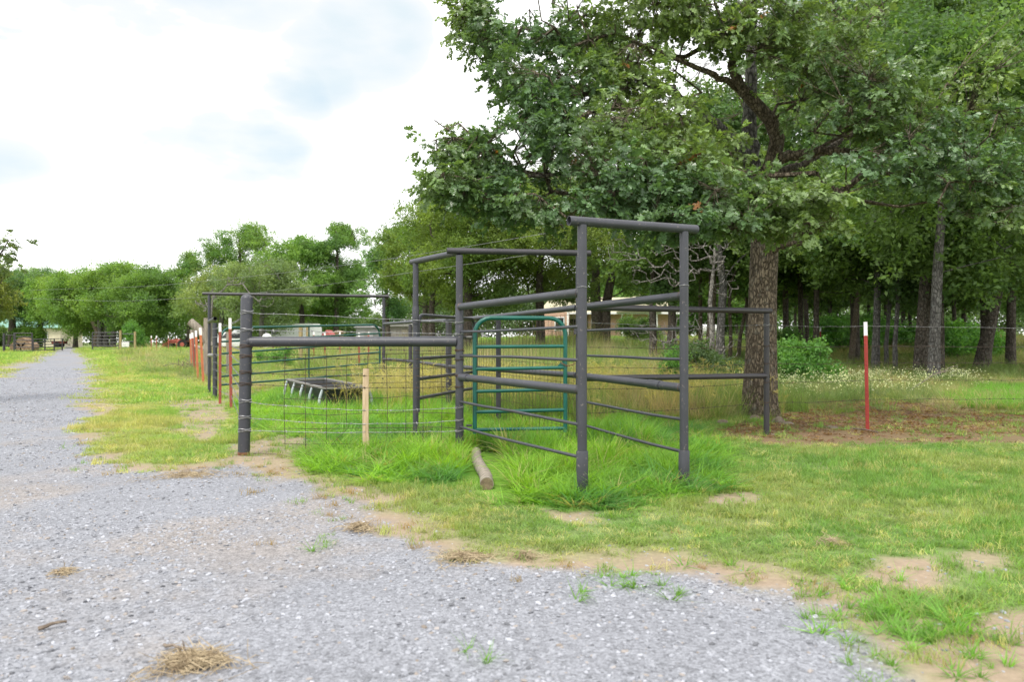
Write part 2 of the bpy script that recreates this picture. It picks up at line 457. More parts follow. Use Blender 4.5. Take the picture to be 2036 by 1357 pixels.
def copy_thing(o, loc, rz, label=None, scale=None):
    c = o.copy(); COL.objects.link(c); c.location = loc; c.rotation_euler = (0, 0, rz)
    if scale: c.scale = (scale,) * 3
    if label: c['label'] = label
    for ch in list(o.children):
        d = ch.copy(); COL.objects.link(d); d.parent = c
        for g in list(ch.children):
            e = g.copy(); COL.objects.link(e); e.parent = d
    return c

def frame_axes(d):
    d = Vector(d).normalized()
    up = Vector((0, 0, 1)) if abs(d.z) < .95 else Vector((1, 0, 0))
    a = d.cross(up).normalized(); b = a.cross(d).normalized()
    return a, b

class MB:
    def __init__(self): self.v = []; self.f = []
    def quad_box(self, c, s, rz=0, M=None):
        i = len(self.v); c = Vector(c)
        R = Matrix.Rotation(rz, 3, 'Z') if M is None else M
        for z in (-.5, .5):
            for (x, y) in ((-.5, -.5), (.5, -.5), (.5, .5), (-.5, .5)):
                self.v.append(c + R @ Vector((x * s[0], y * s[1], z * s[2])))
        self.f += [(i, i + 3, i + 2, i + 1), (i + 4, i + 5, i + 6, i + 7), (i, i + 1, i + 5, i + 4), (i + 1, i + 2, i + 6, i + 5), (i + 2, i + 3, i + 7, i + 6), (i + 3, i, i + 4, i + 7)]
        return self
    def tube(self, pts, r, n=10, cap=True, flat=None):
        pts = [Vector(p) for p in pts]
        rs = list(r) if hasattr(r, '__len__') else [r] * len(pts)
        base = len(self.v)
        a = b = None
        for k, p in enumerate(pts):
            if k == 0: d = pts[1] - pts[0]
            elif k == len(pts) - 1: d = pts[-1] - pts[-2]
            else: d = (pts[k + 1] - p).normalized() + (p - pts[k - 1]).normalized()
            d = d.normalized()
            if a is None: a, b = frame_axes(d)
            else:
                a = (a - d * a.dot(d)).normalized(); b = d.cross(a) * -1
                b = a.cross(d).normalized()
            for j in range(n):
                t = 2 * PI * j / n
                self.v.append(p + (a * math.cos(t) + b * math.sin(t)) * rs[k])
        for k in range(len(pts) - 1):
            for j in range(n):
                i0 = base + k * n + j; i1 = base + k * n + (j + 1) % n
                self.f.append((i0, i1, i1 + n, i0 + n))
        if cap:
            self.f.append(tuple(base + j for j in range(n))[::-1])
            self.f.append(tuple(base + (len(pts) - 1) * n + j for j in range(n)))
        return self
    def hollow(self, p0, p1, r, n=20, wall=.12):
        p0, p1 = Vector(p0), Vector(p1)
        d = (p1 - p0).normalized(); a, b = frame_axes(d)
        base = len(self.v)
        dep = min(.25, (p1 - p0).length * .4)
        for (p, rr) in ((p0 + d * dep, r * (1 - wall)), (p0, r * (1 - wall)), (p0, r), (p1, r), (p1, r * (1 - wall)), (p1 - d * dep, r * (1 - wall))):
            for j in range(n):
                t = 2 * PI * j / n
                self.v.append(p + (a * math.cos(t) + b * math.sin(t)) * rr)
        for k in range(5):
            for j in range(n):
                i0 = base + k * n + j; i1 = base + k * n + (j + 1) % n
                self.f.append((i0, i1, i1 + n, i0 + n))
        return self
    def grid(self, pts):
        base = len(self.v); nr = len(pts); nc = len(pts[0])
        for row in pts: self.v += [Vector(p) for p in row]
        for i in range(nr - 1):
            for j in range(nc - 1):
                k = base + i * nc + j
                self.f.append((k, k + 1, k + nc + 1, k + nc))
        return self
    def prism(self, profile, y0, y1, rz=0, loc=(0, 0, 0)):
        base = len(self.v); n = len(profile); R = Matrix.Rotation(rz, 3, 'Z'); loc = Vector(loc)
        for y in (y0, y1):
            for (x, z) in profile: self.v.append(loc + R @ Vector((x, y, z)))
        for j in range(n):
            self.f.append((base + j, base + (j + 1) % n, base + n + (j + 1) % n, base + n + j))
        self.f.append(tuple(base + j for j in range(n))[::-1]); self.f.append(tuple(base + n + j for j in range(n)))
        return self
    def build(self, name, mat, parent=None, smooth=True, offset=None):
        me = bpy.data.meshes.new(name)
        vs = self.v if offset is None else [p - Vector(offset) for p in self.v]
        me.from_pydata([tuple(p) for p in vs], [], self.f)
        me.validate(); me.update()
        o = link(name, me, mat, parent, smooth)
        if smooth:
            try: me.set_sharp_from_angle(angle=math.radians(42))
            except Exception: pass
        if offset is not None and parent is None: o.location = offset
        return o

def np_mesh(name, V, Fs, mat):
    """V (n,3), Fs (m,k) all of the same size"""
    me = bpy.data.meshes.new(name)
    me.vertices.add(len(V)); me.vertices.foreach_set('co', np.asarray(V, np.float32).ravel())
    m, k = Fs.shape
    me.loops.add(m * k); me.loops.foreach_set('vertex_index', Fs.astype(np.int32).ravel())
    me.polygons.add(m); me.polygons.foreach_set('loop_start', np.arange(m, dtype=np.int32) * k)
    me.update(calc_edges=True)
    if mat: me.materials.append(mat)
    return me

# ------------------------------------------------------------------ scattering (geometry nodes on a point mesh)
GROUPS = {}
def scatter_group(templates):
    key = tuple(t.name for t in templates)
    if key in GROUPS: return GROUPS[key]
    ng = bpy.data.node_groups.new('scatter', 'GeometryNodeTree')
    ng.interface.new_socket('Geometry', in_out='INPUT', socket_type='NodeSocketGeometry')
    ng.interface.new_socket('Geometry', in_out='OUTPUT', socket_type='NodeSocketGeometry')
    N, L = ng.nodes, ng.links
    gi, go = N.new('NodeGroupInput'), N.new('NodeGroupOutput')
    g2i = N.new('GeometryNodeGeometryToInstance')
    for t in templates:
        oi = N.new('GeometryNodeObjectInfo'); oi.inputs['Object'].default_value = t; oi.inputs['As Instance'].default_value = True
        L.new(oi.outputs['Geometry'], g2i.inputs[0])
    # each object info is already an instance: join them side by side
    N.remove(g2i)
    jn = N.new('GeometryNodeJoinGeometry')
    for n in [n for n in N if n.bl_idname == 'GeometryNodeObjectInfo']: L.new(n.outputs['Geometry'], jn.inputs[0])
    ip = N.new('GeometryNodeInstanceOnPoints')
    L.new(gi.outputs[0], ip.inputs['Points']); L.new(jn.outputs[0], ip.inputs['Instance'])
    ip.inputs['Pick Instance'].default_value = True
    for nm, typ, sock in (('pick', 'INT', 'Instance Index'), ('rot', 'FLOAT_VECTOR', 'Rotation'), ('scl', 'FLOAT_VECTOR', 'Scale')):
        a = N.new('GeometryNodeInputNamedAttribute'); a.data_type = typ; a.inputs['Name'].default_value = nm
        L.new(a.outputs['Attribute'], ip.inputs[sock])
    L.new(ip.outputs[0], go.inputs[0])
    GROUPS[key] = ng
    return ng

def scatter(name, pts, rot, scl, tint, templates, parent=None):
    pts = np.asarray(pts, np.float32); n = len(pts)
    me = bpy.data.meshes.new(name)
    me.vertices.add(n); me.vertices.foreach_set('co', pts.ravel())
    scl = np.asarray(scl, np.float32)
    if scl.ndim == 1: scl = np.repeat(scl[:, None], 3, 1)
    a = me.attributes.new('rot', 'FLOAT_VECTOR', 'POINT'); a.data.foreach_set('vector', np.asarray(rot, np.float32).ravel())
    a = me.attributes.new('scl', 'FLOAT_VECTOR', 'POINT'); a.data.foreach_set('vector', scl.ravel())
    a = me.attributes.new('pick', 'INT', 'POINT'); a.data.foreach_set('value', RNG.integers(0, len(templates), n).astype(np.int32))
    a = me.attributes.new('tint', 'FLOAT_VECTOR', 'POINT'); a.data.foreach_set('vector', np.clip(np.asarray(tint, np.float32), 0, 1).ravel())
    o = bpy.data.objects.new(name, me); COL.objects.link(o)
    if parent is not None: o.parent = parent
    md = o.modifiers.new('scatter', 'NODES'); md.node_group = scatter_group(templates)
    return o

def template(name, V, Fs, mat):
    me = np_mesh(name, V, Fs, mat)
    return bpy.data.objects.new(name, me)

# --- templates: grass tufts, leaf sprays, leaf clumps, stones
def blade_tuft(name, n, rad, h, wdt, lean, seg=3, seed=0, curl=.6):
    r = np.random.default_rng(seed); V = []; Fq = []
    for i in range(n):
        a = r.uniform(0, 2 * PI); q = rad * math.sqrt(r.uniform()); bx, by = q * math.cos(a), q * math.sin(a)
        d = r.uniform(0, 2 * PI) if rad > h else a + r.normal() * .8
        hh = h * r.uniform(.5, 1.15); le = lean * r.uniform(.3, 1.3); ww = wdt * r.uniform(.7, 1.2)
        px, py = -math.sin(d), math.cos(d); i0 = len(V)
        for s in range(seg + 1):
            t = s / seg; out = hh * le * (t ** (1 + curl)); z = hh * (t - .32 * le * t * t)
            wv = ww * (1 - t) ** .7 * .5 + (.0004 if s == seg else 0)
            cx, cy = bx + math.cos(d) * out, by + math.sin(d) * out
            V += [(cx - px * wv, cy - py * wv, z), (cx + px * wv, cy + py * wv, z)]
        for s in range(seg): k = i0 + 2 * s; Fq.append((k, k + 1, k + 3, k + 2))
    return template(name, np.array(V), np.array(Fq), M_GRASS)

T_LAWN = [blade_tuft('lawn_tuft_a', 42, .075, .042, .0042, .9, 2, 1), blade_tuft('lawn_tuft_b', 34, .065, .055, .0042, 1.2, 2, 2), blade_tuft('lawn_tuft_c', 46, .085, .034, .004, 1.4, 2, 3)]
T_LAWNF = [blade_tuft('lawn_far_a', 70, .26, .055, .012, .9, 2, 4), blade_tuft('lawn_far_b', 70, .28, .07, .012, 1.1, 2, 5)]
T_LUSH = [blade_tuft('lush_tuft_a', 24, .05, .27, .0125, 1.1, 4, 6), blade_tuft('lush_tuft_b', 22, .06, .22, .0125, 1.6, 4, 7), blade_tuft('lush_tuft_c', 24, .04, .31, .011, .8, 4, 8)]
T_MEAD = [blade_tuft('meadow_tuft_a', 44, .13, .45, .008, .7, 3, 9), blade_tuft('meadow_tuft_b', 40, .15, .60, .007, .55, 3, 10), blade_tuft('meadow_tuft_c', 46, .12, .36, .008, 1.1, 3, 11)]

def seed_stems(name, seed):
    r = np.random.default_rng(seed); V = []; Fq = []
    for i in range(9):
        a = r.uniform(0, 2 * PI); h = r.uniform(.45, .75); ln = r.uniform(.1, .35)
        pts = [np.array((math.cos(a) * ln * t * t, math.sin(a) * ln * t * t, h * t)) for t in (0, .5, 1)]
        for p0, p1 in zip(pts[:-1], pts[1:]):
            k = len(V); wv = .0022; V += [tuple(p0 + (wv, 0, 0)), tuple(p0 - (wv, 0, 0)), tuple(p1 - (wv, 0, 0)), tuple(p1 + (wv, 0, 0))]; Fq.append((k, k + 1, k + 2, k + 3))
        for s in range(7):
            b = r.uniform(0, 2 * PI); L = r.uniform(.04, .09); p0 = pts[2] - np.array((0, 0, s * .008)); p1 = p0 + L * np.array((math.cos(b), math.sin(b), r.uniform(.1, .8)))
            k = len(V); V += [tuple(p0 + (.002, 0, 0)), tuple(p0 - (.002, 0, 0)), tuple(p1 - (.003, 0, .003)), tuple(p1 + (.003, 0, .003))]; Fq.append((k, k + 1, k + 2, k + 3))
    return template(name, np.array(V), np.array(Fq), M_GRASS)
T_SEED = [seed_stems('seed_stems_a', 31), seed_stems('seed_stems_b', 32)]

LEAF_OUT = [(0, 0), (.06, .12), (.30, .28), (.12, .38), (.46, .62), (.15, .66), (.28, .90), (0, 1.0)]
def oak_leaf(o, M3, size, V, Ft, r):
    fold = r.uniform(.1, .5); bend = r.uniform(-.1, .35)
    mid = [(0, 0), (0, .38), (0, .66), (0, 1)]
    def tr(x, y): return tuple(o + M3 @ Vector((x * size, y * size, (abs(x) * fold - bend * y * y) * size)))
    for sg in (1, -1):
        k = len(V)
        for (x, y) in LEAF_OUT: V.append(tr(sg * x, y))
        for (x, y) in mid[1:3]: V.append(tr(x, y))
        T = [(0, 1, 8), (1, 2, 8), (2, 3, 8), (3, 9, 8), (3, 4, 9), (4, 5, 9), (5, 7, 9), (5, 6, 7)]
        Ft += [tuple(k + i for i in t) if sg > 0 else tuple(k + i for i in t[::-1]) for t in T]

def oak_spray(name, seed, nl=15, L=.34):
    r = random.Random(seed); V = []; Ft = []
    for i in range(nl):
        t = r.uniform(.05, 1); tw = Vector((r.gauss(0, .02), t * L, r.gauss(0, .02) - .04 * t * t))
        az = r.choice((-1, 1)) * r.uniform(.2, 1.5); pit = r.uniform(-.9, .35); roll = r.gauss(0, .5)
        M3 = Euler((pit, roll, az), 'XYZ').to_matrix()
        oak_leaf(tw, M3, r.choice((r.uniform(.05, .08), r.uniform(.08, .13))), V, Ft, r)
    for sgm in range(3):
        k = len(V); y0, y1 = L * sgm / 3, L * (sgm + 1) / 3
        for yy, rr in ((y0, .004), (y1, .003)):
            for j in range(3): V.append((rr * math.cos(j * 2.1), yy, rr * math.sin(j * 2.1) - .04 * (yy / L) ** 2))
        for j in range(3):
            j2 = (j + 1) % 3; Ft += [(k + j, k + j2, k + 3 + j2), (k + j, k + 3 + j2, k + 3 + j)]
    return template(name, np.array(V), np.array(Ft), M_LEAF)
T_OAK = [oak_spray('oak_spray', s, (15, 10, 18, 12, 15, 8)[s], (.34, .26, .40, .30, .36, .24)[s]) for s in range(6)]

def leaf_clump(name, seed, n=60, size=.13, flat=.45, mat=None):
    r = np.random.default_rng(seed); V = []; Ft = []
    c = r.normal(0, 1, (7, 3)) * (.30, .30, .30 * flat)
    for i in range(n):
        p = c[i % 7] + r.normal(0, 1, 3) * (.15, .15, .10)
        M3 = np.array(Euler((r.normal() * .7, r.normal() * .7, r.uniform(0, 6.3))).to_matrix())
        s = size * r.uniform(.6, 1.25); k = len(V)
        for q in ((0, -.6, 0), (.36, 0, .1), (0, .7, -.06), (-.36, 0, .1)): V.append(tuple(p + M3 @ (np.array(q) * s)))
        Ft += [(k, k + 1, k + 2), (k, k + 2, k + 3)]
    return template(name, np.array(V), np.array(Ft), mat or M_LEAFF)
T_CLUMP = [leaf_clump('leaf_clump', 50 + s) for s in range(4)]
T_FINE = [leaf_clump('fine_clump', 60 + s, 90, .085, .55) for s in range(3)]
T_LONG = [leaf_clump('shrub_clump', 70 + s, 60, .14, 1.1) for s in range(3)]

def stone(name, seed):
    r = np.random.default_rng(seed)
    import bmesh
    bm = bmesh.new(); bmesh.ops.create_icosphere(bm, subdivisions=1, radius=.5)
    sx, sy, sz = r.uniform(.7, 1.2), r.uniform(.6, 1), r.uniform(.35, .65)
    for v in bm.verts:
        k = 1 + r.uniform(-.24, .24); v.co = Vector((v.co.x * sx * k, v.co.y * sy * k, v.co.z * sz * k))
    me = bpy.data.meshes.new(name); bm.to_mesh(me); bm.free(); me.materials.append(M_STONE)
    return bpy.data.objects.new(name, me)
T_STONE = [stone('stone', s) for s in range(6)]

def litter(name, seed):
    r = np.random.default_rng(seed); V = []; Ft = []
    for i in range(14):
        p = np.array((r.normal() * .10, r.normal() * .10, r.uniform(.002, .02)))
        M3 = np.array(Euler((r.normal() * .45, r.normal() * .45, r.uniform(0, 6.3))).to_matrix()); s = r.uniform(.05, .09); k = len(V)
        for q in ((0, -.5, 0), (.3, -.1, .12), (.16, .5, 0), (-.3, .1, .14)): V.append(tuple(p + M3 @ (np.array(q) * s)))
        Ft += [(k, k + 1, k + 2), (k, k + 2, k + 3)]
    return template(name, np.array(V), np.array(Ft), M_GRASS)
T_LIT = [litter('litter', s) for s in (81, 82, 83)]

def flower(name, seed):
    r = np.random.default_rng(seed); V = []; Ft = []
    for i in range(12):
        p = np.array((r.normal() * .12, r.normal() * .12, r.uniform(.18, .36))); s = r.uniform(.009, .018); k = len(V)
        for j in range(5): V.append(tuple(p + (s * math.cos(j * 1.256), s * math.sin(j * 1.256), 0)))
        Ft += [(k, k + 1, k + 2), (k, k + 2, k + 3), (k, k + 3, k + 4)]
        k = len(V)
        for j in range(4): V.append(tuple(p + (s * math.cos(j * 1.57), 0, s * math.sin(j * 1.57))))
        Ft += [(k, k + 1, k + 2), (k, k + 2, k + 3)]
    return template(name, np.array(V), np.array(Ft), M_GRASS)
T_FLOW = [flower('flower_heads', s) for s in (91, 92)]

# ------------------------------------------------------------------ ground sheet
def warp(a, b, d0, k, c=0):
    out = [c]; p = c
    while p < b: p += d0 * (1 + abs(p - c) / k); out.append(p)
    neg = []; p = c
    while p > a: p -= d0 * (1 + abs(p - c) / k); neg.append(p)
    return np.array(neg[::-1] + out)

def build_ground():
    xs = warp(-420, 420, .065, 5.0, .5); ys = warp(-30, 620, .045, 3.4, 4.0)
    X, Y = np.meshgrid(xs, ys); x, y = X.ravel(), Y.ravel()
    col, m = ground_colour(x, y)
    z = zg(x, y) + (fbm(x * 2.2, y * 2.2, 61) - .5) * .035 * np.clip(1.5 - m['gravel'] * .8, 0, 1)
    nx, ny = len(xs), len(ys)
    i = (np.arange(ny - 1)[:, None] * nx + np.arange(nx - 1)[None]).ravel()
    Fq = np.stack([i, i + 1, i + nx + 1, i + nx], 1)
    me = np_mesh('ground', np.stack([x, y, z], 1), Fq, M_GROUND)
    a = me.color_attributes.new('gcol', 'FLOAT_COLOR', 'POINT')
    a.data.foreach_set('color', np.concatenate([col, np.ones((len(x), 1))], 1).astype(np.float32).ravel())
    a = me.attributes.new('gravel', 'FLOAT', 'POINT'); a.data.foreach_set('value', m['gravel'].astype(np.float32))
    o = link('ground', me); tag(o, kind='structure')
    print('ground quads', len(Fq))
build_ground()

def rand_area(y0, y1, dens, x0=None, x1=None, spread=.78, pad=1.2):
    ymax = y1; W = spread * y1 + pad
    a, b = (-W if x0 is None else x0), (W if x1 is None else x1)
    n = int((b - a) * (y1 - y0) * dens)
    x = RNG.uniform(a, b, n); y = RNG.uniform(y0, y1, n)
    k = np.abs(x) < spread * y + pad
    return x[k], y[k]

def zpos(x, y): return np.stack([x, y, zg(x, y) + (fbm(x * 2.2, y * 2.2, 61) - .5) * .03 - .004], 1)
def rot0(n, tilt=.15): return np.stack([RNG.normal(0, tilt, n), RNG.normal(0, tilt, n), RNG.uniform(0, 2 * PI, n)], 1)

# lawn
def lawn(y0, y1, dens, tpl, s0, name, keep_tall=False):
    x, y = rand_area(y0, y1, dens)
    m = masks(x, y)
    p = 1 - np.clip(m['gravel'] * 1.0, 0, 1)
    p *= 1 - .93 * np.clip(m['dirt'] + .25 * (m['dirt'] > .3), 0, 1)
    p *= 1 - .95 * m['brown']
    p *= 1 - .97 * m['lush']
    p *= .45 + .9 * sstep((fbm(x * 2.1, y * 2.1, 71) - .30) * 4)
    k = RNG.uniform(size=len(x)) < p
    x, y = x[k], y[k]; m = {a: b[k] for a, b in m.items()}
    c = grass_colour(x, y, m)
    n = len(x)
    c = mix3(c, C_STRAW * 1.25, (RNG.uniform(size=n) < .16) * .6)
    c *= RNG.uniform(.75, 1.3, n)[:, None]
    thick = .7 + .75 * sstep((fbm(x * 1.2, y * 1.2, 73) - .35) * 3)
    s = RNG.uniform(.75, 1.3, n) * s0
    scl = np.stack([s, s, s * thick], 1)
    tag(scatter(name, zpos(x, y), rot0(n), scl, c * 1.12, tpl), kind='stuff')
    print(name, n)
lawn(2.2, 7.5, 420, T_LAWN, 1.0, 'lawn_grass')
lawn(7.5, 15, 260, T_LAWN, 1.25, 'lawn_grass')
lawn(15, 34, 34, T_LAWNF, 1.0, 'lawn_grass')
lawn(34, 80, 6, T_LAWNF, 1.9, 'lawn_grass')

# lush tall grass
def lush(area, dens, s0, name, key, bright):
    x0 = min(p[0] for p in area) - .3; x1 = max(p[0] for p in area) + .3; y0 = min(p[1] for p in area) - .3; y1 = max(p[1] for p in area) + .3
    n = int((x1 - x0) * (y1 - y0) * dens); x = RNG.uniform(x0, x1, n); y = RNG.uniform(y0, y1, n)
    m = masks(x, y)
    k = RNG.uniform(size=n) < m[key] * (1 - .8 * m['dirt']) * (1 if key == 'lush' else (1 - m['lush']))
    # bare trampled soil under the feed trough and thin spots
    x, y = x[k], y[k]
    k = (sdf([(-.34, 8.6), (-.18, 8.6), (-.06, 6.2), (-.36, 6.2)], x, y) > .10) & (sdf([(-.5, 7.0), (-.15, 7.0), (-.1, 6.1), (-.6, 6.1)], x, y) > 0)
    x, y = x[k], y[k]; n = len(x)
    nb = fbm(x * 1.6, y * 1.6, 91)
    c = mix3(np.broadcast_to(C_LUSH * bright, (n, 3)), np.array((.085, .225, .060)), sstep((nb - .46) * 5) * .85)
    c = mix3(c, np.array((.25, .42, .045)), sstep((.45 - nb) * 6) * .6)
    c = c * RNG.uniform(.8, 1.25, n)[:, None]
    c = mix3(c, C_STRAW, (RNG.uniform(size=n) < .09) * .8)
    edge = sdf(area, x, y)
    hs = .88 * np.clip(.30 - edge * .8, .28, 1.0) * (.45 + 1.1 * sstep((fbm(x * 2.2, y * 2.2, 95) - .25) * 2))
    s = RNG.uniform(.8, 1.2, n) * s0
    tag(scatter(name, zpos(x, y), rot0(n, .2), np.stack([s, s, s * hs], 1), c, T_LUSH), kind='stuff')
    print(name, n)
lush(LUSH, 210, .95, 'tall_green_grass', 'lush', 1.1)
lush(PEN, 110, .95, 'tall_green_grass', 'pen', 1.15)

# meadow grass behind the pen and under the trees
def meadow(y0, y1, dens, s0, name):
    x, y = rand_area(y0, y1, dens)
    m = masks(x, y)
    k = RNG.uniform(size=len(x)) < (m['meadow'] + .35 * m['field']) * (1 - m['brown'] * .9) * (.3 + 1.1 * sstep((fbm(x * .6, y * .6, 41) - .25) * 3))
    x, y = x[k], y[k]; n = len(x); md = fbm(x * .5, y * .5, 41)
    c = mix3(np.broadcast_to(np.array((.40, .325, .215)), (n, 3)), np.array((.15, .235, .07)), sstep((md - .41) * 5) * .85)
    c = mix3(c, np.array((.17, .28, .07)), (RNG.uniform(size=n) < .42) * .8)
    right = sstep((x - 4.5) / 1.5)
    c = mix3(c, np.array((.14, .23, .07)), right * sstep((md - .36) * 5) * .6)
    c = c * RNG.uniform(.7, 1.25, n)[:, None]
    hs = (1 - .55 * right) * RNG.uniform(.6, 1.2, n) * np.clip(.4 + (m['meadow'][k]) * .7, 0, 1)
    s = RNG.uniform(.8, 1.2, n) * s0
    tag(scatter(name, zpos(x, y), rot0(n, .15), np.stack([s, s, s * hs], 1), c, T_MEAD), kind='stuff')
    print(name, n)
meadow(11, 22, 42, 1.0, 'meadow_grass')
meadow(22, 46, 10, 1.7, 'meadow_grass')
meadow(46, 80, 2.2, 3.0, 'meadow_grass')
# seed heads in the pen
x, y = rand_area(10, 19, 14, -4, 4.5)
mm = masks(x, y); dT = np.hypot(x + 2.4, y - 14.5)
k = (RNG.uniform(size=len(x)) < .35 * mm['meadow'] + 1.0 * (dT < 1.6) * (x > -2.9) + .25 * mm['pen'] * (y > 12) * (x > -2.4))
x, y = x[k], y[k]; n = len(x)
tag(scatter('seed_head_grass', zpos(x, y), rot0(n), RNG.uniform(.7, 1.15, n), np.array((.48, .42, .19)) * RNG.uniform(.7, 1.2, n)[:, None], T_SEED), kind='stuff')
# white wildflowers near the oak
x, y = rand_area(13, 25, 20, 3, 17)
k = (RNG.uniform(size=len(x)) < .40 * sstep((fbm(x * .9, y * .9, 13) - .44) * 5)) & (sdf(poly([(1480, 800), (1560, 748), (1700, 740), (1900, 760), (1920, 790), (1700, 795), (1560, 815)]), x, y) < .5)
x, y = x[k], y[k]; n = len(x)
tag(scatter('white_wildflowers', zpos(x, y), rot0(n), RNG.uniform(.8, 1.3, n), np.array((.62, .64, .52)) * RNG.uniform(.8, 1.2, n)[:, None], T_FLOW), kind='stuff')
tag(scatter('wildflower_leaves', zpos(x, y), rot0(n), RNG.uniform(.6, .9, n), np.array((.10, .17, .06)) * RNG.uniform(.8, 1.2, n)[:, None], T_MEAD), kind='stuff')

# lush patch at the right edge under the trees
GPATCH = poly([(1880, 790), (1960, 775), (2300, 775), (2300, 835), (2036, 822), (1900, 812)])
x, y = rand_area(11, 24, 60, 5, 18)
k = sdf(GPATCH, x, y) + (fbm(x, y, 3) - .5) * .8 < 0
x, y = x[k], y[k]; n = len(x)
tag(scatter('tall_green_grass', zpos(x, y), rot0(n, .2), RNG.uniform(.7, 1.0, n), np.array((.15, .36, .04)) * RNG.uniform(.8, 1.2, n)[:, None], T_LUSH), kind='stuff')

# gravel stones
def stones(y0, y1, dens, smin, smax, name):
    x, y = rand_area(y0, y1, dens)
    m = masks(x, y)
    k = RNG.uniform(size=len(x)) < m['gravel'] * (.35 + .9 * sstep((fbm(x * .9, y * .9, 55) - .3) * 4)) + .12 * m['dirt'] * (x < 4)
    x, y = x[k], y[k]; n = len(x)
    g = RNG.uniform(0, 1, n)
    c = C_GRAV * (np.where(g < .10, .5, np.where(g > .85, 1.3, 1.0)) * RNG.uniform(.8, 1.22, n))[:, None]
    c = mix3(c, C_DIRT * .85, (RNG.uniform(size=n) < .10) * .5)
    s = smin + (smax - smin) * RNG.uniform(0, 1, n) ** 4
    p = zpos(x, y); p[:, 2] += s * .12
    tag(scatter(name, p, rot0(n, .25), s, c, T_STONE), kind='stuff')
    print(name, n)
stones(2.3, 5.5, 3200, .007, .032, 'gravel')
stones(5.5, 9, 1100, .011, .034, 'gravel')
stones(9, 13, 420, .018, .045, 'gravel')
stones(13, 20, 170, .022, .05, 'gravel')
stones(20, 34, 50, .03, .06, 'gravel')

# leaf litter on the brown soil, dead grass wisps on the gravel edge
x, y = rand_area(9.5, 17, 90, 2.4, 13)
mm = masks(x, y); k = RNG.uniform(size=len(x)) < mm['brown'] * sstep((y - 10.2 - .10 * (x - 5)) / 1.2 + .25) * (.12 + sstep((fbm(x, y, 66) - .3) * 4)) + .10 * mm['brown'] + .05 * mm['meadow']
x, y = x[k], y[k]; n = len(x)
tag(scatter('leaf_litter', zpos(x, y), rot0(n, .1), RNG.uniform(.35, .75, n), mix3(np.broadcast_to(np.array((.17, .10, .065)), (n, 3)), np.array((.32, .21, .14)), RNG.uniform(size=n) ** 2), T_LIT), kind='stuff')
x, y = rand_area(2.6, 9.5, 26)
mm = masks(x, y)
k = (RNG.uniform(size=len(x)) < .02 * mm['gravel'] + .45 * np.exp(-(mm['dg'] / .30) ** 2) + .08 * mm['dirt'])
x, y = x[k], y[k]; n = len(x)
tag(scatter('sparse_weeds', zpos(x, y), rot0(n, .3), np.stack([RNG.uniform(.6, 1.3, n)] * 2 + [RNG.uniform(.7, 1.6, n)], 1), mix3(np.broadcast_to(np.array((.30, .21, .10)), (n, 3)), np.array((.17, .30, .06)), (RNG.uniform(size=n) < .45) * 1.), T_LAWN), kind='stuff')
# coarse dark-green clumps at the gravel corner, lower right
cx, cy = [], []
for (px, py, r_, q) in ((1800, 1215, .35, 26), (1850, 1235, .22, 22), (1760, 1225, .25, 16), (1820, 1270, .18, 16), (1870, 1290, .12, 9), (1700, 1180, .4, 14), (1580, 1170, .4, 12), (1938, 1345, .05, 3), (1780, 1333, .04, 2),
                        (1262, 1158, .12, 5), (1275, 1170, .1, 4), (1150, 1188, .08, 2), (1360, 1190, .06, 2), (910, 1300, .05, 1), (965, 1320, .03, 1), (1440, 980, .5, 14), (1300, 1000, .5, 10), (1640, 1260, .06, 2), (1710, 1310, .12, 2), (620, 1092, .04, 2)):
    gx, gy = G(px, py)
    for _ in range(q): cx.append(gx + random.gauss(0, r_ * .6)); cy.append(gy + random.gauss(0, r_ * .6))
cx, cy = np.array(cx), np.array(cy); n = len(cx)
tag(scatter('crabgrass', zpos(cx, cy), rot0(n, .3), np.stack([RNG.uniform(.3, .55, n)] * 2 + [RNG.uniform(.14, .30, n)], 1), np.array((.16, .32, .06)) * RNG.uniform(.8, 1.3, n)[:, None], T_LUSH), kind='stuff')

# ------------------------------------------------------------------ pipe work
def rail(name, p0, p1, r, mat, parent, n=14):
    return MB().tube([p0, p1], r, n).build(name, mat, parent)
def V3(px, Y, z): return Vector(((px - 1018) / F * Y, Y, z))

Y_A, Y_B, Y_C, Y_D, Y_E, Y_K = 8.53, 8.55, 6.19, 6.58, 8.75, 9.55
A = V3(485, Y_A, 0); B = V3(913.5, Y_B, 0); C = V3(1157.5, Y_C, 0); D = V3(1360, Y_D, 0); E = V3(1151, Y_E, 0); K = V3(826.5, Y_K, 0)
UP = Vector((0, 0, 1))
def at(p, z): return p + UP * z
def lerp(a, b, t): return a + (b - a) * t

def post(parent, base, top, r, mat=M_PIPE, sleeve=None, lean=(0, 0), cap=False, n=20):
    pts = [at(base, -.3)]; rs = [r]
    for k in range(5):
        t = k / 4; pts.append(at(base, top * t) + Vector((lean[0] * t, lean[1] * t, 0))); rs.append(r)
    if cap:
        tp = pts[-1]
        for a in (20, 45, 70, 88): pts.append(tp + UP * r * .8 * math.sin(math.radians(a))); rs.append(r * math.cos(math.radians(a)))
    o = MB().tube(pts, rs, n).build('post', mat, parent)
    if sleeve:
        for (z0, z1, rs_) in sleeve:
            MB().tube([at(base, z0), at(base, z0 + .008), at(base, z1 - .008), at(base, z1)], [rs_ * .96, rs_, rs_, rs_ * .94], n).build('sleeve', mat, o)
    return o

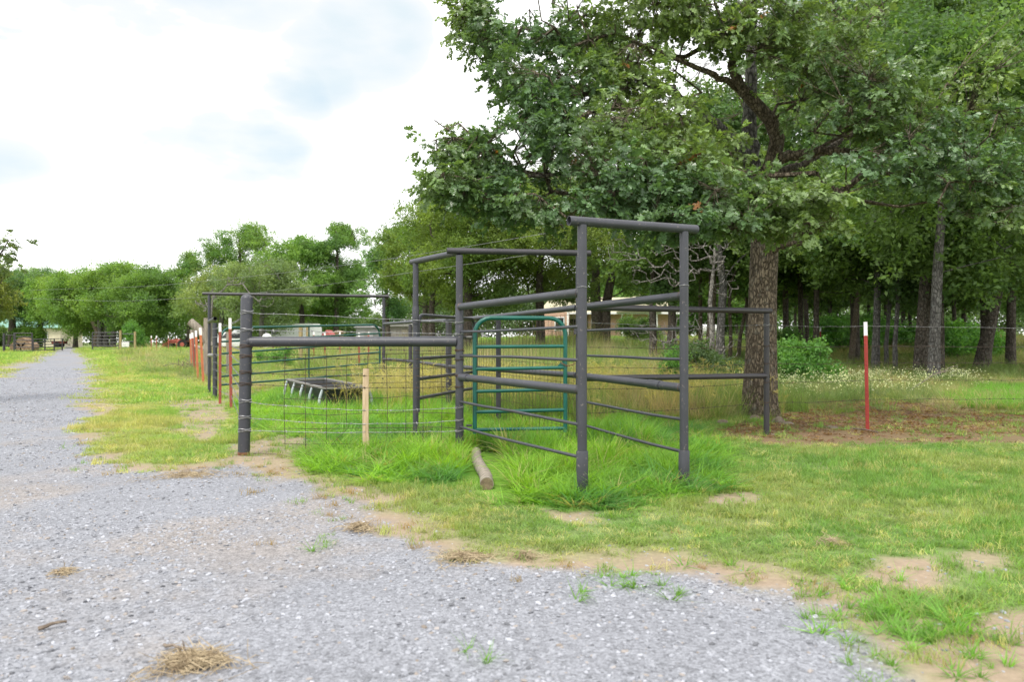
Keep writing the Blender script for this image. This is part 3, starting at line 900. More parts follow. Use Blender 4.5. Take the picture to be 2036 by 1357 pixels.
# 1. front corner post and big top rail, up to the chute
t = thing('pipe_fence', 'domed thick post and one heavy level rail in front of the feed trough', 'fence', A)
inv = -A
pa = post(t, Vector((0, 0, 0)), 1.655, .062, lean=(.03, 0), cap=True, n=24)
MB().tube([at(B - A, 1.2) - Vector((.03, 0, 0)), Vector((.045, 0, 1.2))], .0535, 22).build('rail', M_PIPE, t)
weld = MB().tube([Vector((.04, 0, 1.2)), Vector((.062, 0, 1.2))], .060, 20, cap=False).build('weld_collar', M_PIPE, t)
post_rust = MB().tube([Vector((0, 0, .0)), Vector((0, 0, .03))], .0645, 24).build('rusty_foot', M_RUST, t)

# 2. the chute
t = thing('cattle_chute', 'tall dark grey pipe cattle chute with two overhead pipes and a green gate hung inside', 'cattle chute', C)
def loc(p): return p - C
top2 = 2.10
post(t, loc(B), top2 + .02, .037, sleeve=[(.0, 1.60, .0435)])
post(t, loc(C), top2, .037, sleeve=[(.0, .36, .046)])
post(t, loc(D), top2, .036, sleeve=[(.0, .31, .045)])
post(t, loc(E), 2.14, .034)
post(t, loc(K), 2.13, .034, sleeve=[(1.40, 1.62, .040)])
ohd = (D - C).normalized()
MB().hollow(loc(at(C, 2.125)) - ohd * .115, loc(at(D, 2.125)) + ohd * .125, .0375).build('overhead_pipe', M_PIPE, t)
obd = (E - B).normalized()
MB().hollow(loc(at(B, 2.165)) - obd * .135, loc(at(E, 2.165)) + obd * .13, .034).build('overhead_pipe', M_PIPED, t)
okd = (K - B).normalized()
MB().hollow(loc(at(B, 2.152)) + okd * .02, loc(at(K, 2.155)) + okd * .12, .034).build('overhead_pipe', M_PIPE, t)
for (P0, P1, dd) in ((B, C, 1), (D, E, 2)):
    for z, r in ((1.575, .0365), (1.312, .0135), (1.053, .0135), (.825, .0365), (.56, .0135), (.302, .0135)):
        dz = random.uniform(-.006, .006)
        bow = -.012 if r < .02 else 0
        a_, b_ = loc(at(P0, z + dz)), loc(at(P1, z - dz))
        mid = (a_ + b_) * .5 + Vector((0, 0, bow * random.uniform(-1, 1)))
        o = MB().tube([a_, lerp(a_, mid, .5) + Vector((0, 0, bow * .4)), mid, lerp(mid, b_, .5), b_], r, 16 if r > .02 else 10).build('side_rail', M_PIPE, t)
        if r > .02:
            for e_, f_ in ((a_, b_), (b_, a_)):
                u_ = (f_ - e_).normalized(); wp = e_ + u_ * .036
                MB().tube([wp + u_ * (.004 * k_) for k_ in range(3)], [.0385, .0405, .037], 16, False).build('weld_bead', M_WELD, o)
        if z == .825:
            q = .09 if dd == 1 else .22
            c0, c1 = (lerp(a_, b_, .02), lerp(a_, b_, .10)) if dd == 1 else (lerp(a_, b_, .17), lerp(a_, b_, .27))
            MB().tube([c0, c1], .042, 18).build('coupling', M_PIPE, o)
MB().tube([loc(at(E, 1.312)) + Vector((-.03, -.03, -.03)), loc(at(E, 1.312)) + Vector((-.03, -.03, .03))], .026, 8).build('rail_stub', M_PIPE, t)
# wire loops round the two front posts
for p in (C, D):
    pts = []
    z0 = 1.62 if p is C else 1.66
    for k in range(17):
        a = 2 * PI * k / 16; pts.append(loc(at(p, z0)) + Vector((.040 * math.cos(a), .040 * math.sin(a), .003 * math.sin(3 * a))))
    MB().tube(pts, .003, 5).build('wire_loop', M_WIRE, t)

# 3. back fence of the pen: straight run from the chute to the gateway
def onback(px):
    k = (px - 1018) / F
    tt = (.72 - k * 8.75) / (3.75 + k * 10.25)
    return Vector((.72 - 3.75 * tt, 8.75 + 10.25 * tt, 0))
Hh, Ff, Ii, Jj, Ll = onback(892), onback(991), onback(816), onback(763), onback(946)
t = thing('pipe_fence', 'long two-rail dark pipe fence with wire mesh along the back of the pen', 'fence', Hh)
for p, top, r in ((Ff, 1.55, .036), (Hh, 1.62, .053), (Ii, 1.55, .036), (Ll, 1.5, .030)):
    post(t, p - Hh, top, r, M_PIPE)
E2 = lerp(E, Hh, .01)
pts = [E2, Ff, Hh, Ii, Jj]
zt = [1.572, 1.555, 1.56, 1.60, 1.62]; zm = [.832, .81, .78, .80, .79]
for a in range(4):
    for zz, mt in ((zt, M_PIPE), (zm, M_PIPE)):
        MB().tube([at(pts[a] - Hh, zz[a]), at(pts[a + 1] - Hh, zz[a + 1])], .034, 12).build('rail', mt, t)
# woven mesh (each wire is a part)
off = Vector((-.06, -.03, 0))
mesh_t = thing('wire_mesh', 'square wire mesh tied along the back pipe fence behind the green chute gate', 'wire mesh', E)
n_v = 92
for k in range(n_v):
    q = lerp(E, Jj, k / (n_v - 1)) - E + off
    j = [Vector((random.gauss(0, .004), 0, 0)) for _ in range(4)]
    MB().tube([at(q, .12) + j[0], at(q, .6) + j[1], at(q, 1.1) + j[2], at(q, 1.5) + j[3]], .0022, 3, False).build('vertical_wire', M_WIRED, mesh_t)
for z in (.12, .26, .41, .57, .75, .94, 1.14, 1.33, 1.50):
    MB().tube([at(lerp(E, Jj, s / 12) - E + off, z + random.gauss(0, .006)) for s in range(13)], .0022, 3, False).build('horizontal_wire', M_WIRED, mesh_t)

# 4. grey gate from the chute corner to the back fence
t = thing('grey_gate', 'grey round-cornered pipe gate with five bars between the chute corner and the back fence', 'gate', K)
kd = (Ll - K); kl = kd.length; ku = kd.normalized()
s0, s1 = .08, kl - .1
def kp(s, z): return ku * s + UP * z
r_ = .16
fr = [kp(s0, .36), kp(s0, 1.52 - r_)] + [kp(s0 + r_ * (1 - math.cos(a)), 1.52 - r_ + r_ * math.sin(a)) for a in (.4, .8, 1.2, 1.57)] + \
     [kp(s1 - r_ + r_ * math.sin(a), 1.54 - r_ * (1 - math.cos(a))) for a in (0, .4, .8, 1.2, 1.57)] + [kp(s1, .36)]
MB().tube(fr, .025, 10).build('frame', M_PIPE, t)
for za, zb in ((1.25, 1.26), (.997, 1.0), (.752, .745), (.52, .50)):
    MB().tube([kp(s0, za), kp(s1, zb)], .022, 10).build('bar', M_PIPE, t)
MB().tube([kp(-.02, 1.3), kp(.1, 1.3)], .012, 6).build('hinge', M_PIPED, t)
MB().tube([kp(-.02, .6), kp(.1, .6)], .012, 6).build('hinge', M_PIPED, t)

# 5. far gateway with overhead pipe
W4 = V3(416, 18.6, 0)
t = thing('gateway', 'tall thin overhead pipe gateway standing above the long green gate', 'gateway', W4)
post(t, Vector((0, 0, 0)), 2.28, .035, n=12); post(t, Jj - W4, 2.24, .037, n=12)
gd = (Jj - W4).normalized()
MB().hollow(at(-gd * .15, 2.31), at(Jj - W4, 2.27) + gd * .13, .036, 12).build('overhead_pipe', M_PIPED, t)
MM = V3(427.5, 17.04, 0)
for z in (1.66, .885):
    mb = MB().hollow(at(MM - W4, z + .03) + (MM - W4).normalized() * .05, at(Vector((0, 0, 0)), z), .042, 12); mb.build('brace_pipe', M_TRIM if z < 1 else M_PIPED, t)
post(t, MM - W4, 1.60, .048, n=14)

# 6. two-rail fence from the chute to the right
N_ = V3(1524, 10.3, 0)
t = thing('pipe_fence', 'black two-rail pipe fence ending in one post before the big oak trunk', 'fence', N_)
post(t, Vector((0, 0, 0)), 1.56, .036, M_PIPED)
nd = (N_ - E).normalized()
MB().tube([at(E - N_, 1.575) + nd * .02, at(Vector((0, 0, 0)), 1.595) + nd * .075], .036, 16).build('rail', M_PIPED, t)
MB().tube([at(E - N_, .80) + nd * .02, at(Vector((0, 0, 0)), .762)], .034, 16).build('rail', M_PIPED, t)

# ------------------------------------------------------------------ green gates
def bar_gate(t, p0, p1, zlist0, zlist1, r, mat, rc, stile_drop=.04, bar_r=None, n=14):
    """p0,p1: stile feet (local); zlists low to high at both ends"""
    d = (p1 - p0); L = d.length; u = d.normalized(); bar_r = bar_r or r
    zt0, zt1 = zlist0[-1], zlist1[-1]
    fr = [at(p0, zlist0[0] - stile_drop), at(p0, zt0 - rc)]
    for a in (18, 36, 54, 72, 90): q = math.radians(a); fr.append(p0 + u * rc * (1 - math.cos(q)) + UP * (zt0 - rc + rc * math.sin(q)))
    for a in (0, 18, 36, 54, 72, 90): q = math.radians(a); fr.append(p1 - u * rc * (1 - math.sin(q)) + UP * (zt1 - rc * (1 - math.cos(q))))
    fr.append(at(p1, zlist1[0] - stile_drop))
    MB().tube(fr, r, n).build('frame', mat, t)
    for z0, z1 in zip(zlist0[:-1], zlist1[:-1]):
        MB().tube([at(p0, z0) + u * r * .3, at(p1, z1) - u * r * .3], bar_r, n).build('bar', mat, t)

g0, g1 = V3(944, 8.62, 0), V3(1124, 8.70, 0)
t = thing('green_gate', 'small dark green round-cornered gate of five bars hung between the chute posts', 'gate', g0)
bar_gate(t, g0 - g0, g1 - g0, [.255, .445, .665, .905, 1.145, 1.455], [.262, .462, .685, .920, 1.150, 1.455], .0235, M_GREEN, .175, bar_r=.019)
q1 = g1 - g0
MB().quad_box(at(q1, 1.455) - Vector((.47, .0235, 0)), (.11, .004, .03)).build('scuffed_label', M_TRIM, t, False)
tri = MB().prism([(-.10, .925), (0, .925), (0, 1.02)], -.004, .004, 0, (q1.x, q1.y, 0)); tri.build('latch_plate', M_GREEN, t, False)
MB().tube([Vector((-.03, 0, 1.25)), Vector((-.09, .0, 1.25))], .012, 8).build('hinge', M_TRIM, t)
MB().tube([Vector((-.03, 0, .30)), Vector((-.09, .0, .30))], .012, 8).build('hinge', M_PIPED, t)
ch = MB()
cpts = [at(q1, .965) + Vector((-.06 + .16 * s, -.03, -.035 * math.sin(PI * s) + .02 * (1 - s))) for s in np.linspace(0, 1, 13)]
for i in range(12):
    c = (cpts[i] + cpts[i + 1]) * .5; d = (cpts[i + 1] - cpts[i]).normalized(); a, b = frame_axes(d)
    if i % 2: a = b
    ch.tube([c + d * .010 * math.cos(q) + a * .006 * math.sin(q) for q in np.linspace(0, 2 * PI, 9)], .0028, 5, False)
ch.build('chain', M_RUST, t)

G0, G1 = V3(438, 17.0, 0), V3(755, 21.3, 0)
t = thing('green_gate', 'long dark green farm gate of six bars behind the feed trough', 'gate', G0)
bar_gate(t, G0 - G0, G1 - G0, [.285, .463, .69, .945, 1.2, 1.50], [.38, .64, .92, 1.19, 1.42, 1.64], .026, M_GREENF, .28, n=10, bar_r=.022)
for s in (.5,):
    q = lerp(G0, G1, s) - G0
    MB().tube([at(q, .33), at(q, 1.57)], .018, 8).build('brace', M_GREENF, t)

# ------------------------------------------------------------------ wires
def strand(parent, pts, r=.0024, mat=M_WIRE, barb=.125, name='strand', wraps=()):
    mb = MB()
    P_ = [Vector(p) for p in pts]
    fine = []
    for a, b in zip(P_[:-1], P_[1:]):
        L = (b - a).length; k = max(2, int(L / .18))
        for s in range(k): fine.append(lerp(a, b, s / k) + Vector((random.gauss(0, .002), random.gauss(0, .002), random.gauss(0, .003))))
    fine.append(P_[-1])
    mb.tube(fine, r, 4, False)
    acc = 0
    if barb:
        for a, b in zip(fine[:-1], fine[1:]):
            acc += (b - a).length
            if acc > barb:
                acc = 0
                for _ in range(2):
                    d = Vector((random.gauss(0, 1), random.gauss(0, 1), random.gauss(0, 1))).normalized() * .018
                    mb.tube([b - d, b + d], [r * .6, r * .6], 3, False)
                d = (b - a).normalized(); mb.tube([b - d * .008, b + d * .008], r * 2.1, 4)
    for (c, rr, turns) in wraps:
        hp = [Vector(c) + Vector((rr * math.cos(a), rr * math.sin(a), .012 * a / 6.28 - .006 * turns + .006 * math.sin(a * 2.7))) for a in np.linspace(0, 2 * PI * turns, int(14 * turns))]
        mb.tube(hp, r * 1.8, 4, False)
    return mb.build(name, mat, parent)

# front strands, corner post -> chute post
t = thing('barbed_wire', 'barbed wire strands strung under the heavy rail from domed post to the chute', 'barbed wire', A)
yA = [622, 657, 689, 709, 741, 764, 798, 830, 856]
yB = [642, 665, 697, 716, 747, 770, 811, 836, 857]
sag = [0, 0, .01, .01, .02, .02, .055, .05, .015]
for a_, b_, s_ in zip(yA, yB, sag):
    z0 = CAMZ - (a_ - 680) * Y_A / F; z1 = CAMZ - (b_ - 680) * Y_B / F
    L = B - A
    pts = [at(L * q, z0 + (z1 - z0) * q - s_ * 4 * q * (1 - q)) + Vector((0, -.04 * (1 - 2 * abs(q - .5)) - .035, 0)) for q in np.linspace(.022, .985, 9)]
    strand(t, pts, .0026, M_WIRE if a_ in (622, 657, 798, 830, 856) else M_WIRED, .13, wraps=[((0.002 + .03 * z0 / 1.65, 0, z0), .0655, 3.2), ((L.x, L.y, z1), .047, 2.2)])
# side strands, corner post -> T posts -> gateway post
t = thing('barbed_wire', 'barbed wire strands running from the domed post past the red steel posts', 'barbed wire', A)
TP1, TP2 = V3(460, 14.2, 0), V3(438, 15.6, 0)
for z in (1.50, 1.32, 1.12, .95, .78, .62, .45, .25):
    q = z * 1.0
    pts = [at(Vector((0, .065, 0)), z), at(TP1 - A, z * 1.02 - .01) , at(TP2 - A, z * 1.01), at(MM - A, z * .98)]
    ext = []
    for a, b in zip(pts[:-1], pts[1:]):
        for s in range(4): tt = s / 4; ext.append(lerp(a, b, tt) - UP * .02 * math.sin(PI * tt))
    ext.append(pts[-1])
    strand(t, ext, .0026, M_WIRE, .16, wraps=[((MM.x - A.x, MM.y - A.y, z * .98), .052, 2)])
# right strands
TR = V3(1724, 10.8, 0)
t = thing('barbed_wire', 'slack barbed wire strands between the black fence post and the lone red post', 'barbed wire', N_)
FRt = Vector((12.5, 12.2, 0))
for z in (1.41, 1.14, .92, .68, .42):
    pts = [at(E - N_ + Vector((.06, .02, 0)), z), at(lerp(E, N_, .5) - N_, z - .03), at(Vector((0, 0, 0)), z), at(lerp(N_, TR, .5) - N_, z - .015), at(TR - N_, z), at(lerp(TR, FRt, .5) - N_, z - .03), at(FRt - N_, z + .02)]
    strand(t, pts, .0024, M_WIRE if z > 1.3 else M_WIRED, .15, wraps=[((0, 0, z), .039, 2)])

# cattle panel below the heavy rail: each rod a part
CP = V3(567, 8.62, 0)
t = thing('mesh_fence', 'rusty square wire panel standing below the heavy rail behind the wooden lath', 'wire panel', CP)
xs_p = [567, 608, 649.5, 689.5, 730.5, 769, 806, 841, 877]
ys_p = [705, 734, 762, 792, 823, 852, 882]
for i, px in enumerate(xs_p):
    b_ = V3(px, 8.62, 0) - CP; zt_ = CAMZ - (705 - 680) * 8.62 / F
    bot = .04 if i < 2 else (.12 if i == 3 else .02)
    if i == 3: bot = .28
    MB().tube([at(b_, bot), at(b_, .5) + Vector((random.gauss(0, .008), 0, 0)), at(b_, zt_ + random.uniform(-.004, .01)) + Vector((random.gauss(0, .006), 0, 0))], .0032, 5).build('rod', M_WIRED, t)
for py in ys_p:
    z = CAMZ - (py - 680) * 8.62 / F
    pts = [at(V3(px, 8.617, 0) - CP, z + random.gauss(0, .006) - .012 * math.sin(i * .7)) for i, px in enumerate([563] + xs_p[1:] + [905])]
    MB().tube(pts, .0030, 5).build('rod', M_WIRED, t)
q = V3(689, 8.6, .26) - CP
MB().tube([q, q + Vector((-.10, 0, -.10)), q + Vector((-.22, 0, -.24))], .0030, 5).build('bent_rod', M_WIRED, t)

# wooden lath
S0 = V3(728, 8.48, 0)
mb = MB(); rows = []
for z, dx, wd in ((-.05, .012, .036), (.05, .008, .030), (.14, .0, .034), (.25, -.006, .031), (.5, -.006, .032), (.75, -.004, .031), (.915, -.002, .031)):
    rows.append([(dx - wd, -.008, z), (dx + wd, -.009, z), (dx + wd, .009, z), (dx - wd, .009, z), (dx - wd, -.008, z)])
mb.grid(rows); k = len(mb.v) - 5; mb.f.append((k, k + 1, k + 2, k + 3))
o = mb.build('wooden_lath', M_LATH, None, False); o.location = S0
tag(o, 'pale wooden lath standing upright against the rusty wire panel', 'stake')

# ------------------------------------------------------------------ steel T posts
def tpost(base, top, mat, label, lean=(0, 0), tip=.15, wdt=.026, group=None, rz=0):
    t = thing('steel_post', label, 'fence post', base, rz, group)
    def pt(z): return Vector((lean[0] * z / top, lean[1] * z / top, z))
    def prof(z0, z1, m, nm):
        mb = MB()
        for (cx, cy, sx, sy) in ((0, -.012, wdt * 2, .007), (0, .006, .008, .030)):
            i = len(mb.v)
            for z in (z0, z1):
                c = pt(z)
                for (a, b) in ((-.5, -.5), (.5, -.5), (.5, .5), (-.5, .5)): mb.v.append(c + Vector((cx + a * sx, cy + b * sy, 0)))
            mb.f += [(i, i + 3, i + 2, i + 1), (i + 4, i + 5, i + 6, i + 7), (i, i + 1, i + 5, i + 4), (i + 1, i + 2, i + 6, i + 5), (i + 2, i + 3, i + 7, i + 6), (i + 3, i, i + 4, i + 7)]
        return mb.build(nm, m, t, False)
    prof(-.2, top - tip, mat, 'shaft')
    prof(top - tip, top, M_WTIP, 'white_tip')
    mb = MB(); z = .12
    while z < top - tip: c = pt(z); mb.quad_box(c + Vector((0, -.019, 0)), (.012, .010, .018)); z += .055
    tag(mb.build('studs', mat, t, False), kind='stuff')
    return t
tpost(TR, 1.465, M_RED, 'red steel post with a white top standing alone on brown soil right of the oak', (-.027, 0), .185, .024)
tpost(TP1, 1.615, M_REDO, 'rusty red studded steel post with a white top, nearest to the domed post', (-.02, 0), .19)
tpost(TP2, 1.56, M_REDO, 'rusty steel post with a white top just left of the nearest studded one', (.0, 0), .17)
for (px, Y, top, m_, lb, ln) in ((405, 22, 1.58, M_ORG, 'orange steel post with a white tip just left of the gateway post', -.09),
                            (394, 25.4, 1.55, M_ORG, 'orange steel post with a white tip, middle one of three left of the gateway', -.07),
                            (388, 28.7, 1.52, M_REDO, 'dark red leaning steel post by the brush pile', -.10),
                            (381.5, 33, 1.50, M_ORG, 'orange steel post farthest left in the fence line by the brush pile', -.06)):
    tpost(V3(px, Y, float(zg((px - 1018) / F * Y, Y))), top - float(zg((px - 1018) / F * Y, Y)) * .8, m_, lb, (ln * 1, 0), .2, .035)
for i, (px, Y, top, lb) in enumerate(((624, 30, 1.50, 'leftmost'), (646, 28, 1.5, 'second from left'), (676, 31, 1.5, 'middle one'), (714, 24, 1.46, 'nearest one'), (733, 30, 1.5, 'rightmost'))):
    x = (px - 1018) / F * Y
    tpost(Vector((x, Y, float(zg(x, Y)))), top, M_REDO, lb + ' of five rusty steel posts behind the long green gate', (0, 0), .12, .03, 'rusty steel posts in the field behind the long green gate')
for (px, Y, lb) in ((301, 66, 'leftmost'), (311, 66, 'second from left'), (335, 66, 'third from left'), (351, 66, 'rightmost')):
    x = (px - 1018) / F * Y
    tpost(Vector((x, Y, float(zg(x, Y)))), 1.25, M_REDO, lb + ' of four thin far steel posts before the red tractor', (0, 0), .2, .04, 'thin far steel posts before the red tractor')
for (px, Y, lb) in ((1631, 43, 'small far red steel post between trunks behind the lone red post'), (2004, 40, 'small far red steel post at the right edge under the dark trees'), (1870, 40, 'small far steel post behind the grey spotted trunk')):
    x = (px - 1018) / F * Y
    tpost(Vector((x, Y, float(zg(x, Y)))), 1.45, M_RED, lb, (0, 0), .2, .035)
# far fence wires on the right
t = thing('far_wire_fence', 'far wire fence running through the trees behind the lone red post', 'wire fence', (12, 42, float(zg(12, 42))))
for z in (.5, .9, 1.3):
    MB().tube([Vector((x - 12, (42 - .15 * (x - 12)) - 42, z)) for x in range(2, 34, 4)], .006, 3, False).build('strand', M_WIRE, t)

# ------------------------------------------------------------------ wooden posts left
def wood_post(base, top, r, mat, label, cat='fence post', lean=(0, 0), name='wooden_post', sides=12):
    mb = MB(); pts = []; rs = []
    for k in range(7):
        q = k / 6; pts.append(Vector((lean[0] * q, lean[1] * q, -.2 + (top + .2) * q))); rs.append(r * (1.06 - .12 * q) * random.uniform(.96, 1.04))
    o = mb.tube(pts, rs, sides).build(name, mat); o.location = base
    return tag(o, label, cat)
def gz(px, Y): x = (px - 1018) / F * Y; return Vector((x, Y, float(zg(x, Y))))
wood_post(gz(598, 33), 1.75, .085, M_POSTY, 'tan wooden post, left of the pair behind the long green gate')
wood_post(gz(612, 33.5), 1.75, .085, M_POSTY, 'tan wooden post, right of the pair behind the long green gate')
wood_post(gz(413, 26), 1.95, .13, M_WOOD, 'thick weathered grey wooden post behind the gateway post')
wood_post(gz(383, 34), 1.6, .12, M_WOOD, 'short grey wooden post behind the orange steel posts')
wood_post(gz(455, 27), 1.5, .09, M_WOOD, 'grey wooden post seen through the left end of the long green gate')
o = MB().tube([P(378, 640, 26), P(396, 655, 26), P(418, 690, 26)], [.13, .13, .13], 12).build('brace_log', M_WOOD, None, offset=P(418, 690, 26)); tag(o, 'weathered grey log leaning up to the left from the thick wooden post', 'log')
o = MB().tube([gz(383, 34) + UP * .95, gz(413, 26) + UP * .9], .06, 8).build('cross_rail', M_WOOD, None, offset=gz(413, 26)); tag(o, 'horizontal grey wooden rail between the two weathered wooden posts', 'rail')

# ------------------------------------------------------------------ log in the grass
L0, L1 = V3(968, 6.50, .047), V3(945, 8.35, .06)
t = thing('log', 'weathered round log lying in the tall grass in front of the chute', 'log', L0)
pts = [lerp(L0, L1, s / 7) - L0 + Vector((.015 * math.sin(s), 0, .006 * math.sin(s * 1.7))) for s in range(8)]
MB().tube(pts, [.056, .055, .054, .055, .053, .052, .051, .050], 20).build('trunk', M_WOOD, t)
d = (L0 - L1).normalized()
MB().tube([d * .001, d * .003], .052, 20).build('cut_end', M_LOGEND, t)

# ------------------------------------------------------------------ feed trough
nC = V3(644, 13.5, 0); dl = Vector((-1.50, 3.15, 0)); dw = Vector((.70, .33, 0))
t = thing('feed_trough', 'long black feed trough with a grey rim and pale slanted legs in the pen grass', 'feed trough', nC)
ul, uw = dl.normalized(), dw.normalized(); Ln, Wd = dl.length, dw.length
def tp(a, b, z): return ul * a + uw * b + UP * z
ztop, zbot, ins = .42, .10, .10
mb = MB()
secs = []
for z, i_ in ((zbot, ins), (ztop - .02, 0)):
    secs.append([tp(i_, i_, z), tp(Ln - i_, i_, z), tp(Ln - i_, Wd - i_, z), tp(i_, Wd - i_, z), tp(i_, i_, z)])
inner = []
for z, i_ in ((ztop - .02, .015), (zbot + .015, ins + .015)):
    inner.append([tp(i_, i_, z), tp(Ln - i_, i_, z), tp(Ln - i_, Wd - i_, z), tp(i_, Wd - i_, z), tp(i_, i_, z)])
mb.grid(secs); mb.grid(inner)
k = len(mb.v) - 5; mb.f.append((k, k + 1, k + 2, k + 3)); mb.f.append((0, 3, 2, 1))
mb.build('basin', M_RUBBER, t, False)
rim = MB()
for (a0, b0, a1, b1) in ((0, 0, Ln, 0), (Ln, 0, Ln, Wd), (Ln, Wd, 0, Wd), (0, Wd, 0, 0)):
    p0, p1 = tp(a0, b0, ztop), tp(a1, b1, ztop); c = (p0 + p1) * .5; dd_ = p1 - p0
    R = Matrix.Rotation(math.atan2(dd_.y, dd_.x), 3, 'Z'); rim.quad_box(c, (dd_.length + .045, .045, .03), M=R)
rim.build('rim', M_TRIM, t, False)
for s in (.02, .26, .5, .74, .97):
    for b, sg in ((0, -1), (Wd, 1)):
        MB().tube([tp(s * Ln, b + sg * .01, ztop - .03), tp(s * Ln, b + sg * .05, .26), tp(s * Ln, b + sg * .09, 0)], [.022, .026, .022], 8).build('leg', M_TLEG, t)
for s in (.3, .66):
    MB().tube([tp(s * Ln, 0, ztop - .03), tp(s * Ln, Wd, ztop - .03)], .016, 8).build('cross_brace', M_RUBBER, t)

# ------------------------------------------------------------------ rocks, sticks, straw
import bmesh
def rock(loc_, s, seed, label):
    r = random.Random(seed); bm = bmesh.new(); bmesh.ops.create_icosphere(bm, subdivisions=3, radius=.5)
    for v in bm.verts:
        n_ = vnoise(np.array([v.co.x * 2.3 + seed]), np.array([v.co.y * 2.3 + v.co.z * 2.9]), seed)[0]
        k = .72 + .55 * n_
        v.co = Vector((round(v.co.x * k * 6) / 6 * .35 + v.co.x * k * .65, v.co.y * k, v.co.z * k)); v.co = Vector((v.co.x * s[0], v.co.y * s[1], v.co.z * s[2]))
    me = bpy.data.meshes.new('rock'); bm.to_mesh(me); bm.free()
    o = link('rock', me, M_ROCK, None, False); o.location = loc_; o.rotation_euler = (0, 0, r.uniform(0, 6)); tag(o, label, 'rock')
for (px, py, s, lb) in ((1549, 842, (.24, .2, .22), 'pale tan rock at the oak foot just right of the black fence post'), (1568, 846, (.20, .16, .12), 'low flat tan rock right of the rock at the black fence post'),
                        (1500, 836, (.26, .2, .16), 'tan rock between the oak trunk and the black fence post'), (1440, 845, (.34, .25, .14), 'flat tan rock half in grass left of the oak foot'), (1535, 868, (.10, .08, .09), 'small whitish stone at the foot of the black fence post'), (1652, 852, (.30, .2, .09), 'flat light rock on brown soil left of the lone red post')):
    x, y = G(px, py); rock((x, y, s[2] * .05), [q * .8 for q in s], int(px), lb)
def stick(p0, p1, r, label, bend=.04, forks=2):
    p0, p1 = Vector(p0), Vector(p1); mb = MB(); pts = []
    for k in range(7): q = k / 6; pts.append(lerp(p0, p1, q) + Vector((random.gauss(0, bend) * .3, random.gauss(0, bend) * .3, bend * math.sin(PI * q) * .5)) - p0)
    mb.tube(pts, [r * (1 - .08 * k) for k in range(7)], 6)
    for f in range(forks):
        i = random.randint(2, 5); d = Vector((random.gauss(0, 1), random.gauss(0, 1), random.uniform(0, .5))).normalized() * (p1 - p0).length * .25
        mb.tube([pts[i], pts[i] + d * .6, pts[i] + d], [r * .5, r * .4, r * .2], 5)
    o = mb.build('stick', M_STICK, None, True); o.location = p0; tag(o, label, 'stick')
def g3(px, py, z=.012): x, y = G(px, py); return (x, y, float(zg(x, y)) + z)
stick(g3(82, 1256), g3(136, 1243), .009, 'brown stick lying on the gravel in the lower left corner', .02, 1)
stick(g3(325, 1290), g3(372, 1300), .007, 'thin twig lying against the straw clump', .02, 1)
stick(g3(1690, 855), g3(1745, 862), .014, 'dark stick on brown soil at the foot of the lone red post', .03, 1)
stick(g3(500, 905), g3(560, 908), .008, 'dark twig on the dirt right of the domed post', .02, 0)
stick(g3(1260, 735, .3), g3(1420, 712, .8), .03, 'fallen crooked grey branch lying in the dry grass behind the chute', .25, 3)
stick(g3(1800, 790, .05), g3(1905, 768, .55), .014, 'grey fallen branch rising out of the grass right of the flowers', .2, 3)

def straw_pile(px, py, R, hgt, n, label, mat=M_STRAW):
    x0, y0 = G(px, py); mb = MB()
    for i in range(n):
        a = random.uniform(0, 2 * PI); q = min(1.6 * R, abs(random.gauss(0, .55)) * R * (1 + .35 * math.sin(3 * a + px))); z = hgt * math.exp(-2.5 * (q / R) ** 2) * random.random() + .004
        c = Vector((q * math.cos(a) * 1.25, q * math.sin(a), z)); d = Vector((random.gauss(0, 1), random.gauss(0, 1), random.gauss(0, .25))).normalized() * random.uniform(.03, .09)
        up = Vector((random.gauss(0, .01), random.gauss(0, .01), .012))
        mb.tube([c - d, c + up, c + d], [.0013, .0016, .001], 3, False)
    o = mb.build('straw_clump', mat, None, False); o.location = (x0, y0, 0); tag(o, label, 'straw')
straw_pile(385, 1322, .12, .024, 460, 'tangled clump of dry straw on the gravel at the bottom edge')
straw_pile(1652, 1086, .07, .03, 120, 'small reddish tuft of dead straw on the lawn')
straw_pile(125, 1143, .06, .012, 60, 'thin wisp of straw flat on the gravel at the left')
straw_pile(380, 947, .28, .012, 420, 'spread of yellow straw where the grass strip meets the gravel')
straw_pile(925, 1115, .14, .03, 260, 'brown dead grass mat at the gravel edge below the log')
straw_pile(1045, 1111, .06, .025, 90, 'small brown dead grass mat right of the larger mat')
straw_pile(715, 1055, .10, .04, 160, 'brown dead tuft at the gravel edge left of the lawn')

# brush pile
bx = gz(386, 31)
t_b = MB()
for i in range(70):
    c = Vector((random.gauss(0, .38), random.gauss(0, .35), random.uniform(.02, .28))); d = Vector((random.gauss(0, 1), random.gauss(0, 1), random.gauss(0, .35))).normalized() * random.uniform(.12, .38)
    t_b.tube([c - d, c + Vector((0, 0, .04)), c + d], [.014, .012, .005], 4)
o = t_b.build('brush_pile', M_STICK, None, True); o.location = bx; tag(o, 'low heap of dead grey branches at the foot of the orange steel posts', 'brush pile')

